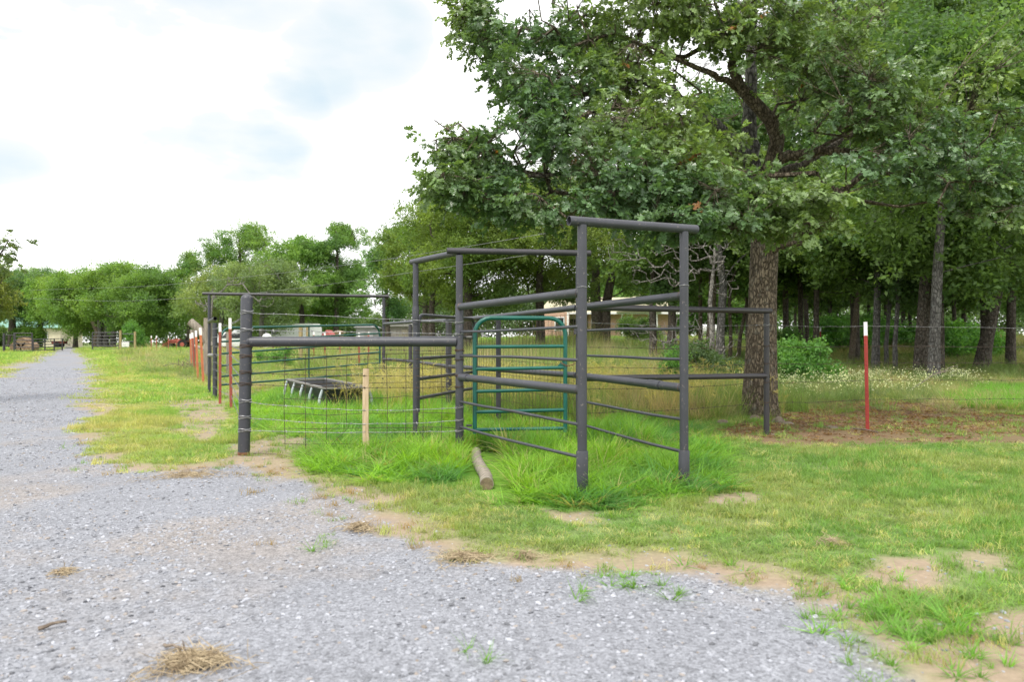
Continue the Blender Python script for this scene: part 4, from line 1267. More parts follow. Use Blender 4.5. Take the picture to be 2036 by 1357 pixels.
# ------------------------------------------------------------------ trees
def grow(trunk, lobes, nb, jit=.12):
    """skeleton: trunk [(p, r)], branches grown towards points in the lobes; returns nodes, parents"""
    nodes = [Vector(p) for p, _ in trunk]; par = [i - 1 for i in range(len(trunk))]; fixed = {i: r for i, (_, r) in enumerate(trunk)}
    att = []
    tot = sum(n for _, _, n in lobes)
    for c, r, n in lobes:
        k = max(1, int(round(nb * n / tot)))
        for _ in range(k):
            while True:
                q = Vector((random.uniform(-1, 1), random.uniform(-1, 1), random.uniform(-1, 1)))
                if q.length < 1: break
            att.append(Vector(c) + Vector((q.x * r[0], q.y * r[1], q.z * r[2])) * .85)
    T = np.array([tuple(p) for p in nodes])
    att.sort(key=lambda p: np.min(np.linalg.norm(T - np.array(p), axis=1)))
    pos = [tuple(p) for p in nodes]
    i_min = max(1, len(trunk) // 3)
    for a in att:
        N = np.array(pos); d = np.linalg.norm(N - np.array(a), axis=1)
        pen = np.maximum(0, N[:, 2] - a.z) * .9
        cost = d + pen; cost[:i_min] += 50
        j = int(np.argmin(cost)); p0 = nodes[j]; L = d[j]
        seg = max(1, min(5, int(L / .45))); last = j
        side = Vector((random.gauss(0, 1), random.gauss(0, 1), random.gauss(0, 1))) * L * jit
        for s in range(1, seg + 1):
            q = s / seg; p = p0.lerp(a, q) + side * math.sin(PI * q) + Vector((0, 0, -.10 * L * math.sin(PI * q) * (1 if a.z > p0.z else -1)))
            nodes.append(p); pos.append(tuple(p)); par.append(last); last = len(nodes) - 1
    return nodes, par, fixed

def skeleton_mesh(nodes, par, fixed, tip, power=.42, twigs=()):
    n = len(nodes); cnt = np.zeros(n)
    kids = [0] * n
    for i in range(n):
        if par[i] >= 0: kids[par[i]] += 1
    for i in range(n - 1, -1, -1):
        if kids[i] == 0: cnt[i] += 1
        if par[i] >= 0: cnt[par[i]] += cnt[i]
    rad = tip * np.power(np.maximum(cnt, 1), power) * 1.25
    for i, r in fixed.items(): rad[i] = r
    mb = MB()
    tr = [nodes[i] for i in sorted(fixed)]
    if len(tr) > 1: pass
    for i in range(n):
        p = par[i]
        if p < 0 or i in fixed: continue
        r0 = min(rad[p] * .8, rad[i] * 1.6) if p in fixed else rad[p]
        r1 = rad[i]
        sides = 7 if r1 > .06 else (5 if r1 > .02 else 3)
        mb.tube([nodes[p], nodes[i]], [min(r0, r1 * 2.2), r1], sides, False)
    for a, b in twigs: mb.tube([a, b], [tip * .6, tip * .35], 3, False)
    return mb

def trunk_mesh(trunk, sides=12, flare=1.35, rough=.05):
    pts = []; rs = []
    T = [(Vector(p), r) for p, r in trunk]
    fine = []
    for (a, ra), (b, rb) in zip(T[:-1], T[1:]):
        k = max(1, int((b - a).length / .35))
        for s in range(k): fine.append((a.lerp(b, s / k), ra + (rb - ra) * s / k))
    fine.append(T[-1])
    z0 = fine[0][0].z
    for p, r in fine: pts.append(p); rs.append(r * (1 + (flare - 1) * math.exp(-(p.z - z0) / (.9 * max(r, .1) + .12))))
    mb = MB(); mb.tube(pts, rs, sides)
    for i, v in enumerate(mb.v):
        k = i // sides
        if k < len(pts):
            c = pts[k]; d = v - c
            m_ = 1 + rough * (2 * vnoise(np.array([math.atan2(d.y, d.x) * 2.1 + 9]), np.array([c.z * 1.3]), 5)[0] - 1) * 2
            mb.v[i] = c + d * m_
    return mb

def leaf_points(lobes, n_scale=1.0, shell=.45):
    P_, D_ = [], []
    for c, r, n in lobes:
        n = int(n * n_scale); c = np.array(c); r = np.array(r)
        q = RNG.normal(size=(n, 3)); q /= np.linalg.norm(q, axis=1)[:, None]
        rr = (shell + (1 - shell) * RNG.uniform(size=n)) ** .7 * (.45 + 1.0 * fbm(q[:, 0] * 2 + c[0], q[:, 1] * 2 + q[:, 2] * 2 + c[1], 8))
        rr = rr * np.where(RNG.uniform(size=n) < .25, RNG.uniform(.2, 1, n), 1)
        P_.append(c + q * r * rr[:, None]); D_.append(q)
    return np.concatenate(P_), np.concatenate(D_)

def make_tree(name, label, cat, base, trunk, lobes, nb, tpl, sc, tints, bark_m, group=None, tip=.012, extra=None, tilt=.5, sides=12, ragged=.35, twig=False, flare=1.35, jit=.12, keep=None):
    base = Vector(base)
    t = thing(name, label, cat, base, 0, group)
    nodes, par, fixed = grow(trunk, lobes, nb, jit)
    trunk_mesh(trunk, sides, flare).build('trunk', bark_m, t)
    P_, D_ = leaf_points(lobes)
    # ragged: drop clumps where a coarse 3d-ish noise is low
    nz = fbm(P_[:, 0] * .9 + P_[:, 2] * .6, P_[:, 1] * .9 - P_[:, 2] * .8 + 3, int(abs(base.x) * 7) % 97, 3)
    kp_ = nz > ragged
    if keep is not None: kp_ &= keep(P_ + np.array(base))
    P_, D_ = P_[kp_], D_[kp_]
    n = len(P_)
    tw = []
    if twig:
        N = np.array([tuple(p) for p in nodes[len(trunk):]])
        for p in P_:
            d = np.linalg.norm(N - p, axis=1); j = int(np.argmin(d))
            if d[j] < 1.6: tw.append((Vector(N[j]), Vector(p)))
    skeleton_mesh(nodes, par, fixed, tip, twigs=tw).build('branches', bark_m, t)
    rz = np.arctan2(D_[:, 1], D_[:, 0]) - PI / 2 + RNG.normal(0, .5, n)
    rot = np.stack([RNG.normal(0, tilt, n), RNG.normal(0, tilt, n), rz], 1)
    tints = np.array(tints)
    wn_ = fbm(P_[:, 0] * .55, P_[:, 1] * .55 + P_[:, 2] * .7, 4, 3)
    c = mix3(np.broadcast_to(tints[0], (n, 3)), tints[1], sstep((wn_ - .3) * 2.6)) * RNG.uniform(.75, 1.25, n)[:, None]
    if extra is not None:
        k = RNG.uniform(size=n) < extra[1]; c[k] = extra[0]
    cr = scatter('crown', P_, rot, RNG.uniform(sc[0], sc[1], n), c, tpl, t)
    cr['kind'] = 'stuff'
    return t

# ---- the big oak
OB = gp(1513, 13.0)
def OL(px, py, Y): return P(px, py, Y) - OB
trunk = [(Vector((0, 0, -.2)), .29), (OL(1513, 800, 13), .255), (OL(1514, 700, 13), .235), (OL(1516, 600, 13), .225), (OL(1519, 520, 13), .215), (OL(1522, 440, 13), .20), (OL(1526, 360, 13.0), .165),
         (OL(1538, 320, 12.9), .13), (OL(1545, 275, 12.8), .115), (OL(1532, 240, 12.7), .11), (OL(1500, 205, 12.6), .10), (OL(1472, 175, 12.5), .09), (OL(1455, 130, 12.4), .075), (OL(1480, 40, 12.3), .06), (OL(1500, -120, 12.3), .04)]
lob = []
def lo(px, py, Y, rx, ry, rd, n): lob.append((tuple(OL(px, py, Y)), (rx * Y / F, rd, ry * Y / F), int(n * 1.45)))
# left side reach (irregular outline)
lo(930, 25, 11.5, 32, 55, .5, 60); lo(985, 45, 11.6, 55, 70, .8, 130); lo(960, 95, 11.4, 30, 28, .4, 30); lo(1075, 45, 11.8, 80, 75, 1.0, 200)
lo(1010, 150, 11.2, 34, 45, .5, 60); lo(1060, 190, 11.0, 55, 50, .7, 90); lo(1170, 40, 12, 90, 90, 1.3, 260); lo(1150, 160, 11.6, 70, 70, .9, 150)
lo(885, 238, 10.3, 30, 24, .35, 34); lo(925, 265, 10.3, 50, 34, .5, 80); lo(868, 300, 10.2, 18, 30, .3, 20)
lo(960, 310, 10.4, 75, 48, .8, 150); lo(880, 368, 10.0, 34, 30, .4, 50); lo(945, 385, 10.1, 70, 42, .7, 120); lo(1030, 300, 10.6, 80, 75, 1.0, 220)
lo(1050, 405, 10.0, 85, 45, .9, 160); lo(1130, 320, 10.6, 90, 90, 1.1, 260); lo(1160, 420, 9.7, 80, 40, .8, 130); lo(1080, 240, 11.2, 60, 40, .7, 110)
# centre and right
lo(1290, 30, 12.4, 100, 90, 1.5, 300); lo(1240, 140, 11.6, 80, 60, 1.0, 160); lo(1240, 250, 10.9, 85, 70, 1.1, 220); lo(1250, 370, 10.0, 95, 70, 1.1, 260)
lo(1330, 230, 11.4, 60, 50, .9, 110); lo(1350, 340, 10.4, 85, 70, 1.0, 230); lo(1330, 440, 9.6, 60, 26, .6, 90); lo(1400, 50, 12.2, 80, 80, 1.4, 220)
lo(1440, 400, 10.0, 90, 62, 1.0, 230); lo(1450, 455, 9.8, 60, 18, .6, 40); lo(1500, 70, 12.0, 90, 90, 1.5, 250); lo(1420, 300, 11.4, 55, 40, .8, 80)
lo(1560, 410, 10.2, 95, 55, 1.0, 210); lo(1600, 455, 10.0, 80, 22, .7, 60); lo(1600, 130, 12.0, 100, 90, 1.4, 270); lo(1650, 250, 11.6, 90, 60, 1.2, 180)
lo(1700, 60, 12.3, 80, 70, 1.3, 200); lo(1720, 190, 11.6, 100, 80, 1.2, 250); lo(1700, 350, 11.0, 100, 55, 1.1, 170); lo(1800, 290, 11.4, 100, 80, 1.2, 240)
lo(1870, 200, 11.8, 100, 60, 1.2, 190); lo(1900, 350, 11.0, 100, 55, 1.0, 190); lo(1980, 290, 11.4, 90, 80, 1.2, 190); lo(2060, 380, 11.2, 80, 60, 1.0, 120)
lo(1840, 400, 10.8, 60, 30, .7, 60); lo(1960, 430, 11, 70, 30, .7, 60)
# back side and the part above the frame
for k in range(26):
    a = random.uniform(0, 2 * PI); q = random.uniform(.5, 3.8)
    lob.append(((q * math.cos(a) + .2, q * math.sin(a) * .8 + .8, random.uniform(5.8, 8.6)), (1.1, 1.1, .8), 60))
for k in range(9):
    lob.append(((random.uniform(-3.2, 3.5), random.uniform(1.5, 4.0), random.uniform(3.3, 5.6)), (1.0, 1.0, .6), 60))
gaps = [(1115, 112, 26, 22), (1052, 108, 12, 12), (1395, 128, 38, 22), (1430, 12, 26, 14), (1858, 22, 40, 26), (1385, 182, 30, 15), (1135, 245, 20, 12), (965, 190, 25, 20), (1350, 215, 26, 12), (1725, 312, 16, 10), (1270, 205, 22, 10), (1520, 260, 16, 30), (1600, 300, 60, 12), (1440, 250, 16, 12)]
def oak_keep(Q):
    px = 1018 + Q[:, 0] / Q[:, 1] * F; py = 680 - (Q[:, 2] - CAMZ) / Q[:, 1] * F
    k = np.ones(len(Q), bool)
    for gx, gy, rx, ry in gaps: k &= ((px - gx) / rx) ** 2 + ((py - gy) / ry) ** 2 > 1
    return k
oak = make_tree('oak_tree', 'big oak with a thick rough trunk whose branches spread over the chute', 'tree', OB, trunk, lob, 420, T_OAK, (.62, 1.0),
                [(.085, .155, .066), (.165, .240, .074)], M_BARK, tip=.0085, extra=((.30, .13, .04), .0015), tilt=.5, sides=26, ragged=.44, twig=True, flare=1.38, keep=oak_keep)
# heavy limbs of the oak that show through the leaves
def limb(pts, rs, parent, mat=M_BARK, name='limb'):
    P0 = [Vector(p) for p in pts]; fine = []; fr = []
    for i in range(len(P0) - 1):
        for s in range(5): fine.append(P0[i].lerp(P0[i + 1], s / 5) + Vector((random.gauss(0, .012), random.gauss(0, .012), random.gauss(0, .012)))); fr.append(rs[i] + (rs[i + 1] - rs[i]) * s / 5)
    fine.append(P0[-1]); fr.append(rs[-1])
    MB().tube(fine, fr, 12).build(name, mat, parent)
limb([OL(1510, 420, 13), OL(1495, 330, 13.1), OL(1490, 240, 13.2), OL(1492, 150, 13.3), OL(1500, 20, 13.5)], [.19, .14, .12, .10, .06], oak, M_BARKG)
limb([OL(1495, 330, 13.1), OL(1440, 260, 12.6), OL(1390, 220, 12.2), OL(1330, 178, 11.8), OL(1240, 150, 11.4)], [.10, .085, .07, .055, .02], oak, M_BARKG)
limb([OL(1340, 175, 11.9), OL(1280, 200, 11.5), OL(1180, 222, 11.1), OL(1090, 245, 10.8)], [.05, .045, .04, .015], oak)
limb([OL(1472, 175, 12.5), OL(1420, 150, 12.2), OL(1340, 115, 12), OL(1260, 80, 11.9)], [.055, .045, .03, .015], oak)
limb([OL(1530, 320, 13), OL(1580, 308, 12.6), OL(1670, 297, 12.2), OL(1760, 320, 12)], [.10, .08, .06, .02], oak)
limb([OL(1520, 350, 13), OL(1590, 330, 13.2), OL(1690, 270, 13.3), OL(1800, 240, 13)], [.08, .06, .05, .02], oak, M_BARKD)
limb([OL(1530, 500, 12.9), OL(1560, 487, 12.7), OL(1604, 484, 12.5)], [.06, .045, .035], oak, M_BARK, 'broken_limb')
limb([OL(1505, 395, 12.8), OL(1440, 345, 12), OL(1330, 330, 11), OL(1200, 345, 10.4), OL(1050, 350, 10.2)], [.09, .08, .06, .045, .02], oak, M_BARKD)
limb([OL(1510, 400, 12.8), OL(1450, 400, 11.8), OL(1380, 380, 11), OL(1300, 390, 10.4)], [.08, .065, .045, .02], oak, M_BARKD)
limb([OL(1520, 380, 12.9), OL(1590, 400, 12), OL(1680, 410, 11.6)], [.06, .045, .02], oak, M_BARKD)

# ---- generic trees
def generic(name, label, cat, px, Y, H, hb, R, tr, tints, bark_m=M_BARKD, tpl=None, n=420, nl=11, top_px=None, group=None, sc=(.8, 1.3), ragged=.34, lean=(0, 0), forks=0, tip=.02, tilt=.45, flat=.82, extra=None, x=None):
    base = gz(px, Y) if x is None else Vector((x, Y, float(zg(x, Y))))
    lx, ly = lean
    tk = [(Vector((0, 0, -.2)), tr), (Vector((lx * .15, ly * .15, H * .12)), tr * .88), (Vector((lx * .4 + random.gauss(0, .08), ly * .4, H * .3)), tr * .78),
          (Vector((lx * .7 + random.gauss(0, .15), ly * .7, H * .5)), tr * .62), (Vector((lx * .9 + random.gauss(0, .2), ly * .9, H * .72)), tr * .42), (Vector((lx, ly, H * .92)), tr * .15)]
    lobes = []
    for k in range(nl):
        a = 2 * PI * k / nl * 2.4 + random.uniform(-.4, .4); q = k / max(1, nl - 1)
        zc = hb + (H - hb) * (.16 + .78 * q); prof_ = math.sin(PI * (.22 + .68 * q)) ** .8
        rr = R * prof_ * random.uniform(.35, .82)
        f = min(1, max(0, zc / H)); cx = lx * f + rr * math.cos(a); cy = ly * f + rr * math.sin(a)
        lr = R * random.uniform(.26, .46) * (.7 + .4 * prof_)
        lobes.append(((cx, cy, zc), (lr, lr, lr * flat), int(n / nl)))
    return make_tree(name, label, cat, base, tk, lobes, max(24, nl * 4), tpl or T_CLUMP, sc, tints, bark_m, group, tip, tilt=tilt, sides=10, ragged=ragged, extra=extra)

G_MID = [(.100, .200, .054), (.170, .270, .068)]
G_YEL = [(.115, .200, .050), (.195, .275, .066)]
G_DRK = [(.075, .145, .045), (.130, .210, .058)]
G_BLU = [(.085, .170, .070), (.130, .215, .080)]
# left background
generic('broad_tree', 'broad dense low tree behind the left farm gate, beside the driveway', 'tree', 205, 88, 8.4, 1.4, 7.2, .45, [(0.132, 0.236, 0.057), (0.198, 0.312, 0.066)], n=2325, nl=18, sc=(0.88, 1.40), ragged=0.35)
generic('broad_tree', 'dense dark green tree with one clear dark trunk just left of the red tractor', 'tree', 286, 82, 7.6, 1.3, 5.0, .26, [(0.104, 0.198, 0.053), (0.170, 0.283, 0.066)], n=1550, nl=14, sc=(0.82, 1.33), ragged=0.37)
generic('broad_tree', 'bright leafy tree overhanging the driveway right behind the open gates', 'tree', 150, 96, 8.6, 1.8, 5.5, .30, [(0.132, 0.245, 0.060), (0.198, 0.302, 0.068)], n=1395, nl=13, sc=(0.88, 1.40), ragged=0.38)
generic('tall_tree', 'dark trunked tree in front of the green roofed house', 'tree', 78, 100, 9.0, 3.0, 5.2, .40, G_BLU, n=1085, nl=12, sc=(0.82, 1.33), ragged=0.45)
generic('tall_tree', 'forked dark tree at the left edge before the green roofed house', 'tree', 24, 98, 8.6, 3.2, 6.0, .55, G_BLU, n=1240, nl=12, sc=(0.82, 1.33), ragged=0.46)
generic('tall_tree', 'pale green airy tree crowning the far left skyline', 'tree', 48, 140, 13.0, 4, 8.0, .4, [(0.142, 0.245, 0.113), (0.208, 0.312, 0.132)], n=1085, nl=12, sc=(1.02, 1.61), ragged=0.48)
generic('tall_tree', 'narrow wispy tree between the broad dense tree and the tall domed one', 'tree', 375, 105, 12.2, 2, 4.4, .3, G_MID, n=1085, nl=15, sc=(0.82, 1.26), ragged=0.52)
generic('tall_tree', 'tall domed tree rising highest left of the ivy covered one', 'tree', 475, 110, 16.4, 4, 8.4, .45, G_MID, n=2325, nl=22, sc=(0.88, 1.47), ragged=0.48)
generic('tall_tree', 'lower pale willowy tree in front of the tall domed tree', 'tree', 440, 80, 8.0, 1.6, 5.0, .30, [(0.160, 0.236, 0.085), (0.245, 0.302, 0.113)], n=1240, nl=13, sc=(0.75, 1.26), ragged=0.42, bark_m=M_DEADB)
generic('tall_tree', 'grey green drooping tree above the heavy rail beside the domed post', 'tree', 520, 72, 7.6, 1.8, 4.4, .28, [(0.142, 0.208, 0.104), (0.208, 0.283, 0.123)], n=1085, nl=12, sc=(0.75, 1.19), ragged=0.43, bark_m=M_DEADB)
generic('tall_tree', 'bushy green tree left of the ivy covered pointed tree', 'tree', 600, 84, 11.0, 2.0, 5.6, .34, [(0.123, 0.236, 0.057), (0.179, 0.302, 0.068)], n=1705, nl=15, sc=(0.82, 1.33), ragged=0.42)
generic('tall_tree', 'tall ragged pointed tree standing out against the sky above the gateway', 'tree', 668, 84, 13.2, 2.2, 4.4, .34, [(0.094, 0.189, 0.053), (0.151, 0.264, 0.064)], n=1700, nl=24, sc=(.72, 1.15), ragged=.42)
generic('tall_tree', 'slender green tree just left of the chute corner post', 'tree', 772, 62, 8.6, 1.5, 2.6, .22, [(0.094, 0.198, 0.085), (0.147, 0.264, 0.085)], n=806, nl=12, sc=(0.61, 1.05), ragged=0.46)
generic('tall_tree', 'pale green tree peeking out above the chute corner', 'tree', 845, 58, 9.8, 2.4, 3.2, .25, G_BLU, n=806, nl=12, sc=(0.61, 1.05), ragged=0.44)
# yellow-green trees behind the chute
generic('bright_tree', 'yellow green tree filling the view behind the chute overhead pipe', 'tree', 930, 42, 9.4, 2.0, 4.6, .30, G_YEL, n=2325, nl=20, sc=(0.54, 0.91), ragged=0.40)
generic('bright_tree', 'olive green tree behind the small green gate', 'tree', 1075, 45, 9.8, 2.6, 4.6, .30, [(0.112, 0.184, 0.045), (0.192, 0.256, 0.064)], n=2170, nl=20, sc=(0.54, 0.94), ragged=0.40)
generic('bright_tree', 'mid green tree with drooping crown just right of the chute corner', 'tree', 858, 50, 9.0, 2.0, 3.4, .25, [(0.096, 0.176, 0.048), (0.176, 0.248, 0.058)], n=1240, nl=15, sc=(0.61, 0.98), ragged=0.42)
# double trunk before the brick house
t1 = generic('twin_trunk_tree', 'thick twin trunked tree standing in front of the brick house', 'tree', 1189, 52, 10.5, 3.2, 5.0, .42, G_DRK, n=1240, nl=14, sc=(0.68, 1.05), ragged=0.48, lean=(-.4, 0))
q_ = gz(1203, 52) - gz(1189, 52)
MB().tube([q_, q_ + Vector((.05, 0, 2.6)), q_ + Vector((.5, 0, 5.0)), q_ + Vector((.9, 0, 8))], [.36, .32, .24, .1], 10).build('trunk', M_BARKD, t1)
# the woods on the right
woods = [
    (1298, 34, 8.2, .18, 3.0, 2.4, G_DRK, M_BARKD, (.1, 0), 'thin dark tree in the brush left of the chute front post'),
    (1335, 44, 9.5, .26, 3.4, 3.0, G_MID, M_BARKD, (.2, 0), 'dark tree before the right end of the brick house'),
    (1393, 36, 9, .11, 3.8, 2.2, G_MID, M_BARK, (0, 0), 'slim brown tree before the white gas tank'),
    (1412, 34, 10, .20, 4.0, 3.0, G_DRK, M_BARK, (.1, 0), 'brown barked tree just right of the white gas tank'),
    (1433, 32, 10, .19, 4.2, 3.0, G_DRK, M_BARKG, (-.1, 0), 'lichen flecked dark tree beside the brown barked one'),
    (1451, 35, 8, .09, 3.6, 2.0, G_MID, M_BARK, (.3, 0), 'thin leaning sapling left of the big oak trunk'),
    (1468, 38, 8, .10, 3.6, 2.0, G_MID, M_BARK, (.5, 0), 'thin sapling leaning right behind the big oak trunk'),
    (1562, 40, 9.5, .17, 3.4, 2.8, G_MID, M_BARKD, (.1, 0), 'slender tree just right of the big oak trunk with shrubs at its foot'),
    (1591, 37, 9, .14, 3.2, 2.6, G_DRK, M_BARKD, (.2, 0), 'thin dark tree above the leafy bush right of the oak'),
    (1604, 44, 10, .15, 3.2, 2.8, G_DRK, M_BARKD, (0, 0), 'dark thin tree, right neighbour of the one above the leafy bush'),
    (1620, 35, 9.5, .14, 3.4, 2.8, G_DRK, M_BARKD, (.35, 0), 'right leaning thin dark tree above the leafy bush'),
    (1691, 34, 8.5, .13, 3.2, 2.4, G_DRK, M_BARK, (.8, 0), 'slanting slim tree left of the lone red post'),
    (1741, 29, 8.5, .15, 2.9, 2.8, G_DRK, M_BARKG, (.1, 0), 'grey barked tree right of the lone red post'),
    (1763, 29.5, 8, .085, 3.0, 2.0, G_DRK, M_BARKG, (-.1, 0), 'very thin grey tree, left of the two saplings right of the lone red post'),
    (1781, 28.5, 8, .09, 3.0, 2.0, G_DRK, M_BARKG, (-.2, 0), 'very thin grey tree, right of the two saplings right of the lone red post'),
    (1834, 27.5, 10.5, .27, 3.2, 3.6, G_DRK, M_BARKD, (.1, 0), 'thick dark tree behind the grey spotted trunk'),
    (1857, 23.5, 9.5, .175, 3.1, 3.4, G_DRK, M_BARKG, (.15, 0), 'grey spotted slim trunk in front of the thick dark tree'),
    (1872, 26, 9.0, .11, 3.0, 2.6, G_DRK, M_BARKD, (0, 0), 'thin dark tree half hidden by the grey spotted trunk'),
    (1947, 29, 10.0, .26, 3.2, 3.8, G_DRK, M_BARKD, (2.0, 0), 'stout dark tree leaning to the right near the right edge'),
    (2010, 32, 10.5, .20, 3.0, 3.4, G_DRK, M_BARKD, (0, 0), 'dark tree cut by the right edge of the view'),
    (2090, 24, 10.0, .22, 3.0, 3.6, G_DRK, M_BARKD, (-.3, 0), 'dark tree just outside the right edge with its crown reaching in'),
]
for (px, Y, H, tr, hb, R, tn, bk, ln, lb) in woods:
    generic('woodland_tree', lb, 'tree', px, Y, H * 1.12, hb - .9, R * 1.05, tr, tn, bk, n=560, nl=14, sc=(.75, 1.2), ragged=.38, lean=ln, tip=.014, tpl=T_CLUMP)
far = 'dark trees deep in the woods on the right'
for k in range(20):
    px = 1490 + k * 33 + random.uniform(-12, 12); Y = random.uniform(44, 72)
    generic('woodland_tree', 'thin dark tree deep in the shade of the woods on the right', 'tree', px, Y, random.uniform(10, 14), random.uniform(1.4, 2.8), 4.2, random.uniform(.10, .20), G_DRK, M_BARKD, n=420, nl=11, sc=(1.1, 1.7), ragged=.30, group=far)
for k in range(12):
    px = 1230 + k * 24 + random.uniform(-10, 10); Y = random.uniform(95, 120)
    generic('woodland_tree', 'green tree beyond the brick house roof', 'tree', px, Y, random.uniform(10, 13), 1.0, 5.5, .25, G_MID, M_BARKD, n=420, nl=11, sc=(1.6, 2.4), ragged=.26, group='green trees beyond the brick house')
# tall backdrop crowns, upper right
for (px, Y, H, lb) in ((1700, 36, 17, 'tall tree behind the oak whose crown fills the top of the view'), (1960, 31, 15.2, 'tall tree whose crown fills the top right corner'), (1850, 40, 16, 'tall tree between the two tall crowns at the top right')):
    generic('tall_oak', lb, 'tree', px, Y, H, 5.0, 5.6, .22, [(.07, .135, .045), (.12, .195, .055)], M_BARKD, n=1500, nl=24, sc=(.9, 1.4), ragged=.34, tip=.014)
# left edge branch
base = gz(-190, 15)
make_tree('roadside_tree', 'tree outside the left edge whose leafy twigs reach into the view', 'tree', base, [(Vector((0, 0, -.2)), .2), (Vector((0, 0, 1.2)), .17), (Vector((.1, 0, 2.4)), .13), (Vector((.2, 0, 4)), .08), (Vector((.1, 0, 5.6)), .03)],
          [((0, 0, 3.4), (.7, .8, .6), 60), ((-.3, 0, 4.4), (.8, .8, .6), 60), ((-.4, .2, 5.2), (.7, .7, .6), 50), (tuple(P(8, 500, 14.6) - base), (.14, .2, .10), 9), (tuple(P(14, 478, 14.6) - base), (.10, .15, .05), 4)],
          60, T_OAK, (.9, 1.3), [(.10, .15, .05), (.18, .19, .05)], M_BARKD, tip=.008, sides=12, ragged=.2, twig=True)
generic('roadside_tree', 'tree with yellowing leaves at the left edge beside the driveway', 'tree', -45, 62, 6.6, 2.4, 3.6, .25, [(.12, .18, .05), (.20, .23, .06)], n=460, nl=11, sc=(.9, 1.4), ragged=.36)

# dead trees
def dead_tree(label, px, Y, tr, top, lobes_px, nb, bark_m=M_DEADB, tip=.010):
    base = gz(px, Y)
    tk = [(Vector((0, 0, -.2)), tr), (Vector((.02, 0, 1.2)), tr * .85), (Vector((-.05, 0, top * .5)), tr * .7), (Vector((.1, 0, top * .8)), tr * .4), (Vector((.1, 0, top)), tr * .15)]
    lb = [(tuple(P(a, b, Y + random.uniform(-.5, .5)) - base), (rx * Y / F, rx * Y / F * .8, ry * Y / F), 10) for a, b, rx, ry in lobes_px]
    t = thing('dead_tree', label, 'tree', base)
    nodes, par, fixed = grow(tk, lb, nb, .09)
    trunk_mesh(tk, 9).build('trunk', bark_m, t)
    skeleton_mesh(nodes, par, fixed, tip, .36).build('branches', bark_m, t)
dead_tree('bare grey dead tree with tangled branches between the chute and the oak', 1415, 27, .10, 5.0, [(1400, 500, 60, 50), (1350, 540, 50, 40), (1430, 470, 50, 40), (1290, 540, 60, 40), (1330, 490, 50, 30), (1440, 560, 40, 50), (1240, 500, 50, 30)], 320, tip=.0075)
dead_tree('low bare brush tangle in the dry grass left of the oak trunk', 1330, 24, .04, 1.6, [(1330, 680, 60, 30), (1400, 670, 60, 35), (1280, 660, 40, 25), (1440, 690, 50, 30), (1370, 640, 60, 30)], 200, M_DEADB, .006)
dead_tree('bleached bare branches in front of the pale willowy tree', 420, 64, .14, 5.0, [(400, 600, 20, 14), (425, 585, 18, 14), (415, 615, 20, 10), (530, 595, 20, 25), (470, 560, 25, 20)], 110, M_DEADB, .018)

# shrubs
def shrub(label, px, Y, W, H, tints, n, sc=(.45, .8), tpl=None, group=None):
    base = gz(px, Y); t = thing('shrub', label, 'shrub', base, 0, group)
    lobes = [((random.uniform(-.6, .6) * W, random.uniform(-.35, .35) * W, H * random.uniform(.2, .95)), (W * random.uniform(.14, .38), W * .25, H * random.uniform(.14, .34)), n // 8) for _ in range(9)]
    st = MB()
    for c, r, k in lobes:
        for _ in range(3):
            e = Vector(c) + Vector((random.gauss(0, r[0] * .5), random.gauss(0, r[1] * .5), random.uniform(0, r[2])))
            st.tube([Vector((e.x * .2, e.y * .2, -.05)), Vector((e.x * .6, e.y * .6, e.z * .5)), e], [.014, .010, .004], 4, False)
    st.build('stems', M_STICK, t)
    P_, D_ = leaf_points(lobes); m = len(P_); P_[:, 2] = np.maximum(P_[:, 2], .06)
    tn = np.array(tints); c = mix3(np.broadcast_to(tn[0], (m, 3)), tn[1], RNG.uniform(size=m)) * RNG.uniform(.8, 1.2, m)[:, None]
    o = scatter('foliage', P_, np.stack([RNG.normal(0, .6, m), RNG.normal(0, .6, m), RNG.uniform(0, 6.3, m)], 1), RNG.uniform(*sc, m), c, tpl or T_LONG, t); o['kind'] = 'stuff'
    return t
S_G = [(.10, .24, .06), (.17, .33, .08)]
shrub('leafy green bush standing just right of the big oak trunk', 1605, 23, 1.1, 1.0, S_G, 260, (.35, .6))
shrub('bright green thicket between the thin trunks right of the oak', 1690, 46, 3.4, 1.7, [(.12, .29, .07), (.20, .40, .10)], 300, (.7, 1.2))
shrub('bright green thicket behind the two saplings right of the lone red post', 1775, 48, 3.0, 1.6, [(.12, .29, .07), (.20, .40, .10)], 280, (.7, 1.2))
shrub('bright green thicket left of the tree that leans right', 1905, 38, 2.6, 1.6, [(.12, .29, .07), (.20, .40, .10)], 300, (.6, 1.0))
shrub('narrow green shrub against the slender trunk right of the oak', 1556, 36, .9, 1.5, S_G, 140, (.4, .7))
shrub('dark shrub by the porch of the brick house', 1275, 60, 2.2, 1.7, G_DRK, 240, (.6, 1.0))
shrub('small green sapling in the dry grass behind the chute', 1355, 17, .5, .9, S_G, 60, (.25, .4))
shrub('grey green low shrub in the grass below the dead tree', 1405, 22, 1.6, 1.0, [(.07, .12, .05), (.11, .17, .07)], 200, (.35, .6))
shrub('round clipped green bush right of the wooden gate post on the left', 275, 76, 1.5, 2.0, S_G, 260, (.6, 1.0))
shrub('green weed clump in the yellow field behind the long green gate', 547, 34, .9, .7, S_G, 80, (.3, .5))
shrub('yellow green shrub below the dark trunked tree by the house', 62, 98, 3, 2.0, [(.10, .2, .03), (.14, .24, .05)], 200, (.9, 1.4))
shrub('dark hedge at the left edge before the green roofed house', 8, 104, 3.4, 2.2, G_DRK, 260, (.9, 1.4))

